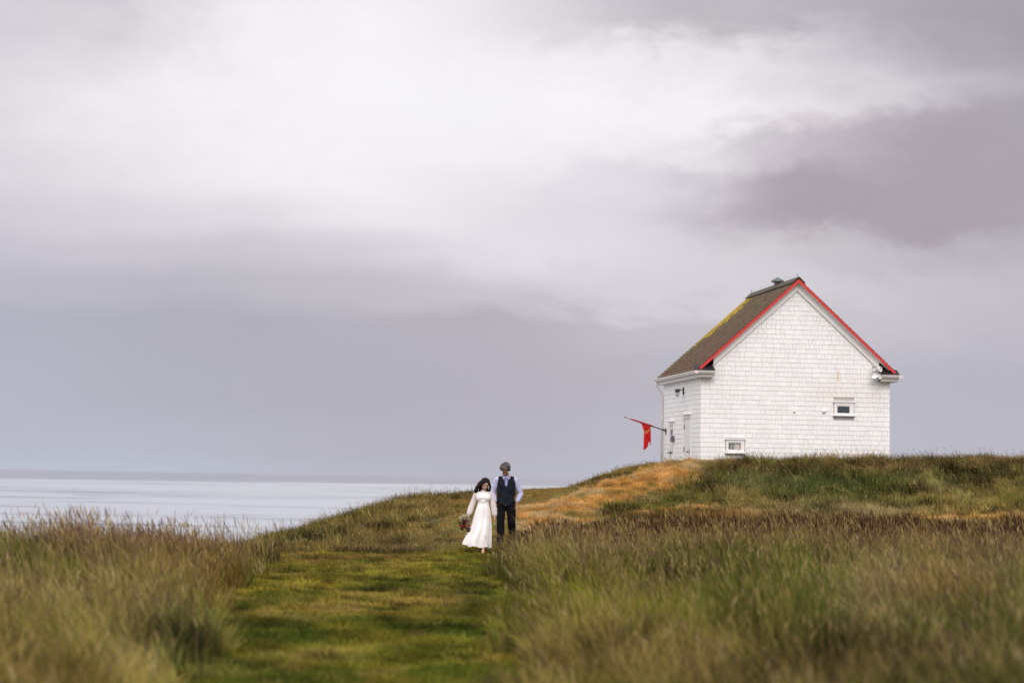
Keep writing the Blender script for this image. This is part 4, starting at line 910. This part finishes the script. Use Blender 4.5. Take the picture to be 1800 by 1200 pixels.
# colour patches, where the photo has them: (px, py, sx, sy, colour, strength)
PATCH = [(130, 1090, 90, 40, LIME, .8), (250, 1130, 60, 50, LIME, .3), (60, 1030, 90, 50, STRAW, .45), (230, 1030, 120, 40, TAN, .55), (280, 1100, 60, 40, STRAW, .4), (320, 960, 130, 25, BRN, .75), (130, 965, 100, 25, BRN, .4), (370, 1000, 50, 30, RUST, .5), (330, 1100, 40, 50, DKGREEN, .75), (30, 980, 60, 30, GREEN, .4), (420, 960, 60, 18, DKGREEN, .5),  # deep green at the path's left edge paints the tall grass's shade
         (200, 1170, 150, 40, TAN, .35), (40, 1170, 60, 40, BRN, .4),
         (710, 920, 80, 24, TAN, .9), (620, 960, 110, 16, np.array((.30, .16, .07)), .85), (770, 965, 60, 12, np.array((.30, .17, .08)), .7), (560, 925, 60, 20, GREEN, .5), (620, 900, 60, 12, DKGREEN, .35), (760, 880, 50, 14, BRN, .6), (790, 940, 22, 26, DKGREEN, .6), (730, 890, 60, 12, OLIVE, .5), (690, 955, 60, 16, GREY, .4), (800, 860, 60, 10, BRN, .5),
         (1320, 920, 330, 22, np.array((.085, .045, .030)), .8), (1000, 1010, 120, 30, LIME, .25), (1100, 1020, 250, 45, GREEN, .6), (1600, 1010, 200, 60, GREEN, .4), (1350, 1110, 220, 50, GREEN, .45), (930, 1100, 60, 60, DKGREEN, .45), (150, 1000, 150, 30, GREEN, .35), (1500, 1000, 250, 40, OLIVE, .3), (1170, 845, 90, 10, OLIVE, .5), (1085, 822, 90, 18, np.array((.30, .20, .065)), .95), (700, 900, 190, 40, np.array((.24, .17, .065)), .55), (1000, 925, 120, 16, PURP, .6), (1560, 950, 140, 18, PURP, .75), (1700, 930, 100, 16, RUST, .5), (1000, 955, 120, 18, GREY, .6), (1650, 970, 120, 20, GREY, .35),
         (1020, 1050, 110, 45, LIME, .6), (1130, 1070, 60, 50, LIME, .3), (1080, 1000, 120, 18, BRN, .45), (1450, 1090, 80, 60, DKGREEN, .7), (1650, 1110, 60, 60, DKGREEN, .5), (1565, 1050, 45, 35, STRAW, .7), (1720, 990, 80, 30, TAN, .4), (1750, 1020, 60, 50, GREY, .5), (1680, 1045, 60, 22, RUST, .45), (1200, 1160, 220, 45, TAN, .3), (1050, 1150, 100, 50, TAN, .4), (1300, 1190, 150, 25, BRN, .5), (1500, 1180, 120, 40, BRN, .4), (1700, 1180, 120, 40, PURP, .35), (1350, 1020, 90, 40, GREEN, .5), (1250, 1000, 80, 30, DKGREEN, .4),
         (1480, 835, 90, 16, DKGREEN, .75), (1420, 860, 60, 16, DKGREEN, .6), (1560, 850, 50, 12, DKGREEN, .5), (1240, 850, 50, 12, BRN, .6), (1180, 860, 60, 12, GREEN, .4), (1340, 830, 80, 18, GREY, .5), (1300, 870, 60, 18, TAN, .4), (1490, 888, 110, 12, STRAW, .8), (1700, 870, 90, 22, TAN, .6), (1650, 835, 70, 14, GREY, .4), (1750, 895, 80, 12, RUST, .45), (1350, 808, 160, 5, BRN, .6), (1700, 806, 120, 8, PURP, .55), (1150, 820, 60, 8, OLIVE, .7), (1250, 895, 120, 12, RUST, .45), (1060, 895, 60, 10, BRN, .6), (900, 852, 40, 5, DKGREEN, .7), (990, 853, 50, 4, PURP, .6)]
def tall_colour(x, y, z, r):
    n = len(x); px_, py_ = proj(np.c_[x, y, z + .3])
    a = fbm(x, y, 2.2, 61); b_ = fbm(x, y, .8, 67); c = np.tile(OLIVE, (n, 1))
    c = mixc(c, GREEN, np.clip((a - .42) * 5, 0, 1)); c = mixc(c, BRN, np.clip((fbm(x, y, 1.7, 71) - .60) * 5, 0, .6)); c = mixc(c, TAN, np.clip((b_ - .62) * 5, 0, .6))
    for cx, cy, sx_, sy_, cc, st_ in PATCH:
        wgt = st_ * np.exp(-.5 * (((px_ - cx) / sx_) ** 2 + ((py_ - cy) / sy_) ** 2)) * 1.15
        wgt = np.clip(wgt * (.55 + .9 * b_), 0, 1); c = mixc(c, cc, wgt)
    u_ = r.random(n); c = np.where((u_ < .07)[:, None], c * .5 + TAN * .5, c); c = np.where(((u_ > .07) & (u_ < .25))[:, None], c * .5 + GREEN * .5, c); c = np.where((u_ > .965)[:, None], c * .5 + STRAW * .5, c)
    m_ = np.minimum(np.exp(r.normal(-.22, .58, n)) * np.clip(.80 + 3.0 * (fbm(x, y, .55, 73) - .5), .16, 1.9) * np.where(y < 40, .86, .92), 1.45); return np.minimum(c * m_[:, None], np.array((.46, .40, .22)))  # tuft brightness in the colour also imitates shaded gaps between tufts
WIND = np.array((-.30, -.05))
def tall(bag, bag2, n, x0, x1, y0, y1, hmin, hmax, wd, seed, stem_frac=.04, keep=None, stem_h=1.3, head=(.07, .13), leanamp=.30, per=24, rad=.055, hscale=None):
    """tufts of blades: blades of a tuft share colour, height and lean"""
    def kp(x, y, r):
        d = short_d(x, y); k_ = (d < r.uniform(-.16, .06, len(x))) & ~in_shed(x, y); z = gz(x, y); k_ &= z > -3.
        dens = .55 + .8 * fbm(x, y, .55, 83); k_ &= r.random(len(x)) < dens
        if keep is not None: k_ &= keep(x, y)
        return k_
    X, Y = scatter(n // per, x0, x1, y0, y1, seed, kp); r = np.random.default_rng(seed + 1); T = len(X)
    if not T: return
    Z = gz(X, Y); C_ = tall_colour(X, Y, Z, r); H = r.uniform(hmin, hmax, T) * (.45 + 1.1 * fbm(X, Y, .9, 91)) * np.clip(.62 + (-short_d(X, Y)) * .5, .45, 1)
    if hscale is not None: H = H * hscale(X, Y)
    Ln_ = np.c_[WIND[0] * r.uniform(.2, 1.5, T), WIND[1] * r.uniform(0, 2, T)] + r.normal(0, leanamp, (T, 2)); Ln_ += np.c_[(fbm(X, Y, .9, 101) - .5) * 1.1, (fbm(X, Y, .9, 103) - .5) * .6]
    stemmy = np.where(r.random(T) < .35, 2.4, .35)
    g_ = np.repeat(np.arange(T), per); m = len(g_); sc = .6 + .8 * r.random(m)
    x = X[g_] + r.normal(0, rad, m); y = Y[g_] + r.normal(0, rad, m); z = gz(x, y)
    h = H[g_] * r.uniform(.45, 1.12, m); lean = Ln_[g_] + r.normal(0, .22, (m, 2)) + np.c_[(x - X[g_]), (y - Y[g_])] * 2.2
    c = C_[g_] * r.uniform(.78, 1.22, m)[:, None]; yaw = r.uniform(-.9, .9, m); w_ = wd * r.uniform(.55, 1.3, m)
    ok_ = (~in_shed(x, y)) & (short_d(x, y) < .16); x, y, z, h, lean, c, yaw, w_, g_ = x[ok_], y[ok_], z[ok_], h[ok_], lean[ok_], c[ok_], yaw[ok_], w_[ok_], g_[ok_]; m = len(x)
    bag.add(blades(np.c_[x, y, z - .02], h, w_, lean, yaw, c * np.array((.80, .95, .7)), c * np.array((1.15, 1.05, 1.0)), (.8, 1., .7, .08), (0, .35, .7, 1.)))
    k_ = r.random(m) < stem_frac * stemmy[g_]; q = int(k_.sum())
    if q:
        hs = h[k_] * r.uniform(1.0, stem_h, q) + .02; ln = lean[k_] * .45; rt = np.c_[x, y, z - .02][k_]; cc = c[k_]
        kind = r.random(T)[g_[k_]]; pv = fbm(rt[:, 0], rt[:, 1], 1.8, 111)
        hc = np.where((kind < .30 + 1.2 * (pv - .5))[:, None], PURP * .9, np.where((kind < .85)[:, None], TAN * .75, STRAW * .8)) * r.uniform(.6, 1.2, q)[:, None]
        close = np.clip((cc[:, 0] / np.maximum(cc[:, 1], .01) - 1.2) * 3, 0, 1); hc = mixc(hc, cc * 1.1, close * .75)
        bag2.add(blades(rt, hs, np.full(q, wd * .38), ln, yaw[k_], OLIVE * np.ones((q, 3)), hc * .6 + OLIVE * .4, (1, .9, .7), (0, .5, 1.)))
        L2 = np.hypot(ln[:, 0], ln[:, 1]); tip = rt + np.c_[ln[:, 0] * hs, ln[:, 1] * hs, hs * (1 - .28 * np.minimum(L2, 1.6))]
        hl = r.uniform(head[0], head[1], q); d2 = ln * 1.9 + r.normal(0, .12, (q, 2))
        for yw in (0., 1.57): bag2.add(blades(tip - np.c_[d2[:, 0] * 0, d2[:, 1] * 0, hl * .15], hl, r.uniform(.8, 1.4, q) * wd, d2, yaw[k_] + yw, hc, hc, (.15, 1., .8, .05), (0, .3, .65, 1.)))
m_grass = mat('grass_blade', attr='Col', rough=.7, trans=.22, spec=.06)
far = lambda x, y: y >= 39.5
# near tall grass, left and right of the mown path
B1, B2 = Bag(), Bag()
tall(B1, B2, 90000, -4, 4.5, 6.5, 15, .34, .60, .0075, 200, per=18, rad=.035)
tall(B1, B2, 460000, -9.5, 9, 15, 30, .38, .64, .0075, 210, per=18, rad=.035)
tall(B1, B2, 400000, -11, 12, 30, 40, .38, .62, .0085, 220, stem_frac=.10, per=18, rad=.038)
# tall clumps at the left edge and along the far rim of the right field
for (ax_, ay_, rr_, n_) in ((P(160, 880, 25)[0], 25, .28, 230), (P(120, 880, 25)[0], 25.3, .22, 60), (P(380, 880, 29)[0], 29, .6, 90), (P(560 - 150, 900, 33)[0], 33, .9, 110)):
    r = np.random.default_rng(int(ax_ * 100) % 1000 + 5); x = r.normal(ax_, rr_, n_); y = r.normal(ay_, rr_, n_); z = gz(x, y); h = r.uniform(.6, .95, n_); ln = np.c_[WIND[0] * r.uniform(0, .9, n_), r.normal(0, .1, n_)] + r.normal(0, .12, (n_, 2)); yw = r.uniform(-1, 1, n_)
    hc = np.where((r.random(n_) < .6)[:, None], PURP, TAN) * r.uniform(.6, 1.2, n_)[:, None]; rt = np.c_[x, y, z]
    B2.add(blades(rt, h, np.full(n_, .005), ln, yw, OLIVE * np.ones((n_, 3)), hc, (1, .9, .6), (0, .5, 1.)))
    L2 = np.hypot(ln[:, 0], ln[:, 1]); tip = rt + np.c_[ln[:, 0] * h, ln[:, 1] * h, h * (1 - .28 * L2)]; hl = r.uniform(.1, .18, n_)
    B2.add(blades(tip - np.c_[np.zeros((n_, 2)), hl * .3], hl, r.uniform(.006, .011, n_), ln * 1.8, yw, hc, hc, (.15, 1., .8, .05), (0, .3, .65, 1.)))
def heads(n, x0, x1, y0, y1, hmin, hmax, seed, colr, wd=.009, keep=None):
    def kp(x, y, r):
        k_ = (short_d(x, y) < -.10) & (r.random(len(x)) < np.clip((fbm(x, y, 1.1, 191) - .45) * 6, .04, 1))
        return k_ if keep is None else k_ & keep(x, y)
    x, y = scatter(n, x0, x1, y0, y1, seed, kp); r = np.random.default_rng(seed + 1); m = len(x); rt = np.c_[x, y, gz(x, y)]
    h = r.uniform(hmin, hmax, m) * (.55 + .9 * fbm(x, y, .9, 193)) * np.clip(.6 - short_d(x, y) * .5, .5, 1); ln = np.c_[WIND[0] * r.uniform(0, .9, m), r.normal(0, .1, m)] + r.normal(0, .12, (m, 2)); yw = r.uniform(-1, 1, m)
    hc = np.where((r.random(m) < .82)[:, None], np.array(colr), TAN * .8) * r.uniform(.55, 1.35, m)[:, None]
    B2.add(blades(rt, h, np.full(m, .004), ln, yw, OLIVE * np.ones((m, 3)), hc, (1, .9, .6), (0, .5, 1.)))
    L2 = np.hypot(ln[:, 0], ln[:, 1]); tip = rt + np.c_[ln[:, 0] * h, ln[:, 1] * h, h * (1 - .28 * L2)]; hl = r.uniform(.09, .19, m)
    for q_ in (0, 1.57): B2.add(blades(tip - np.c_[np.zeros((m, 2)), hl * .4], hl, wd * r.uniform(.8, 1.5, m), ln * 1.8, yw + q_, hc, hc, (.15, 1., .8, .05), (0, .3, .65, 1.)))
heads(30000, -.2, 11, 34.5, 40, .50, .76, 500, (.072, .034, .022))
heads(2500, 1, 10, 24, 35, .5, .72, 505, (.13, .065, .05))
heads(7000, -10, -2.5, 26, 37, .48, .74, 510, (.17, .085, .06)); heads(3000, -8, -2.5, 16, 26, .45, .7, 515, (.20, .13, .07))
o = B1.build('tall_grass', m_grass); tag(o, 'uncut knee-high grass on both sides of the mown path in the foreground', 'grass', kind='stuff')
o = B2.build('grass_seed_heads', m_grass); tag(o, 'purple and straw coloured seed heads standing above the foreground grass', 'seed heads', kind='stuff')
# hill grass beyond
B3, B4 = Bag(), Bag()
hsc = lambda x, y: np.where(x < 0, .88, 1.) * np.where((x < 4.9) & (x > .6) & (y > 50), .55, 1.)
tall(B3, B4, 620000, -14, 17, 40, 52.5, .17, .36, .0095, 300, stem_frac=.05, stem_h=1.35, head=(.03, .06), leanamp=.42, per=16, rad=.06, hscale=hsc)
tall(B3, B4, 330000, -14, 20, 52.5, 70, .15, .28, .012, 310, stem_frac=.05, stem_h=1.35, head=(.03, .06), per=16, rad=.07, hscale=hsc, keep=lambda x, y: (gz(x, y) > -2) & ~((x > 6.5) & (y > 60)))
r = np.random.default_rng(77)
o = B3.build('hill_grass', m_grass); tag(o, 'wind-blown grass covering the rise below the shed and the slope behind the couple', 'grass', kind='stuff')
o = B4.build('hill_seed_heads', m_grass); tag(o, 'small seed heads along the crests of the grassy rise', 'seed heads', kind='stuff')
# a taller tussock against the shed wall
# mown path
def short(bag, n, x0, x1, y0, y1, hmin, hmax, wd, seed, dfun, colfun, lo=-.12, big=0.):
    def kp(x, y, r): return (dfun(x, y) > r.uniform(lo, .12, len(x))) & ~in_shed(x, y)
    x, y = scatter(n, x0, x1, y0, y1, seed, kp); r = np.random.default_rng(seed + 1); m = len(x); z = gz(x, y)
    h = r.uniform(hmin, hmax, m) * (.3 + 1.4 * fbm(x, y, .30, 131)) * (1 + 1.1 * np.clip((fbm(x, y, .22, 133) - .58) * 5, 0, 1)); lean = np.c_[r.normal(-.2, .7, m), r.normal(0, .6, m)]
    c = colfun(x, y, z, r); bag.add(blades(np.c_[x, y, z - .01], h, wd * r.uniform(.7, 1.4, m), lean, r.uniform(-.9, .9, m), c * .9, c * 1.1, (.9, 1., .15), (0, .55, 1.)))
PP = [(480, 1120, 120, 22, DKGREEN * .8, .9), (420, 1180, 90, 18, DKGREEN, .6), (700, 1030, 60, 12, DKGREEN, .5), (600, 1010, 60, 10, OLIVE, .4), (760, 1060, 80, 10, np.array((.36, .24, .08)), .6), (560, 1075, 60, 10, np.array((.34, .24, .08)), .5), (600, 985, 130, 5, BRN, .6), (650, 1150, 90, 20, LIME * .8, .3), (800, 1120, 50, 40, DKGREEN, .5), (560, 1160, 60, 8, np.array((.36, .30, .09)), .6), (840, 1040, 30, 40, DKGREEN, .5), (820, 960, 30, 30, LIME * .8, .3)]
def mown_col(x, y, z, r):
    px_, py_ = proj(np.c_[x, y, z]); n = len(x); a = fbm(x, y, .9, 141); b_ = fbm(x, y, .35, 147); c = np.tile(np.array((.245, .215, .026)), (n, 1))
    c = mixc(c, np.array((.090, .125, .014)), np.clip((a - .47) * 5, 0, .9)); c = mixc(c, np.array((.33, .25, .075)), np.clip((b_ - .56) * 5, 0, .75)); c = mixc(c, np.array((.26, .26, .045)), np.clip((.40 - a) * 5, 0, .7))
    for cx, cy, sx_, sy_, cc, st_ in PP: c = mixc(c, cc, np.clip(st_ * np.exp(-.5 * (((px_ - cx) / sx_) ** 2 + ((py_ - cy) / sy_) ** 2)) * (.5 + b_), 0, 1))
    return c * (r.uniform(.6, 1.3, n) * np.clip(.78 + 1.7 * (fbm(x, y * .8, .42, 149) - .5), .22, 1.6))[:, None] * np.array((1.12, 1.04, 1.0))
def upper_col(x, y, z, r):
    n = len(x); b_ = fbm(x, y, .8, 151); c = np.tile(np.array((.25, .165, .05)), (n, 1)); c = mixc(c, OLIVE, np.clip((b_ - .5) * 4, 0, .8)); return c * r.uniform(.7, 1.3, n)[:, None]
B5 = Bag()
short(B5, 420000, -7, 3.5, 8, 24, .03, .085, .007, 400, path_d, mown_col)
short(B5, 560000, -7, 3.5, 24, 41.5, .03, .085, .009, 410, path_d, mown_col)
dirt_zone = lambda x, y: (x > .0) & (y > 42.5) & (y < 49.5)
short(B5, 200000, -4, 4, 41.5, 64, .03, .08, .011, 420, lambda x, y: np.where(dirt_zone(x, y) & (fbm(x, y, .6, 171) < .66), -1., path_d(x, y)), upper_col)
o = B5.build('mown_grass', m_grass); tag(o, 'short mown olive grass of the path leading up to the couple', 'grass', kind='stuff')
B6 = Bag()
def orng_col(x, y, z, r):
    n = len(x); b_ = fbm(x, y, .7, 161); c = np.tile(ORNG, (n, 1)); c = mixc(c, np.array((.46, .36, .19)), np.clip((b_ - .48) * 5, 0, .8)); c = mixc(c, OLIVE, np.clip((fbm(x, y, .7, 163) - .66) * 6, 0, .7)); return c * (r.uniform(.85, 1.15, n) * np.clip(.98 + 1.2 * (fbm(x, y, .35, 165) - .5), .5, 1.5))[:, None]
short(B6, 460000, -1, 8, 43, 54.5, .04, .11, .010, 430, trk_d, orng_col, lo=-.5); short(B6, 300000, 1, 15, 42, 48, .05, .11, .011, 440, low_d, orng_col, lo=-.4)
o = B6.build('dry_grass', m_grass); tag(o, 'bleached orange dry grass on the worn track curving up to the shed', 'grass', kind='stuff')
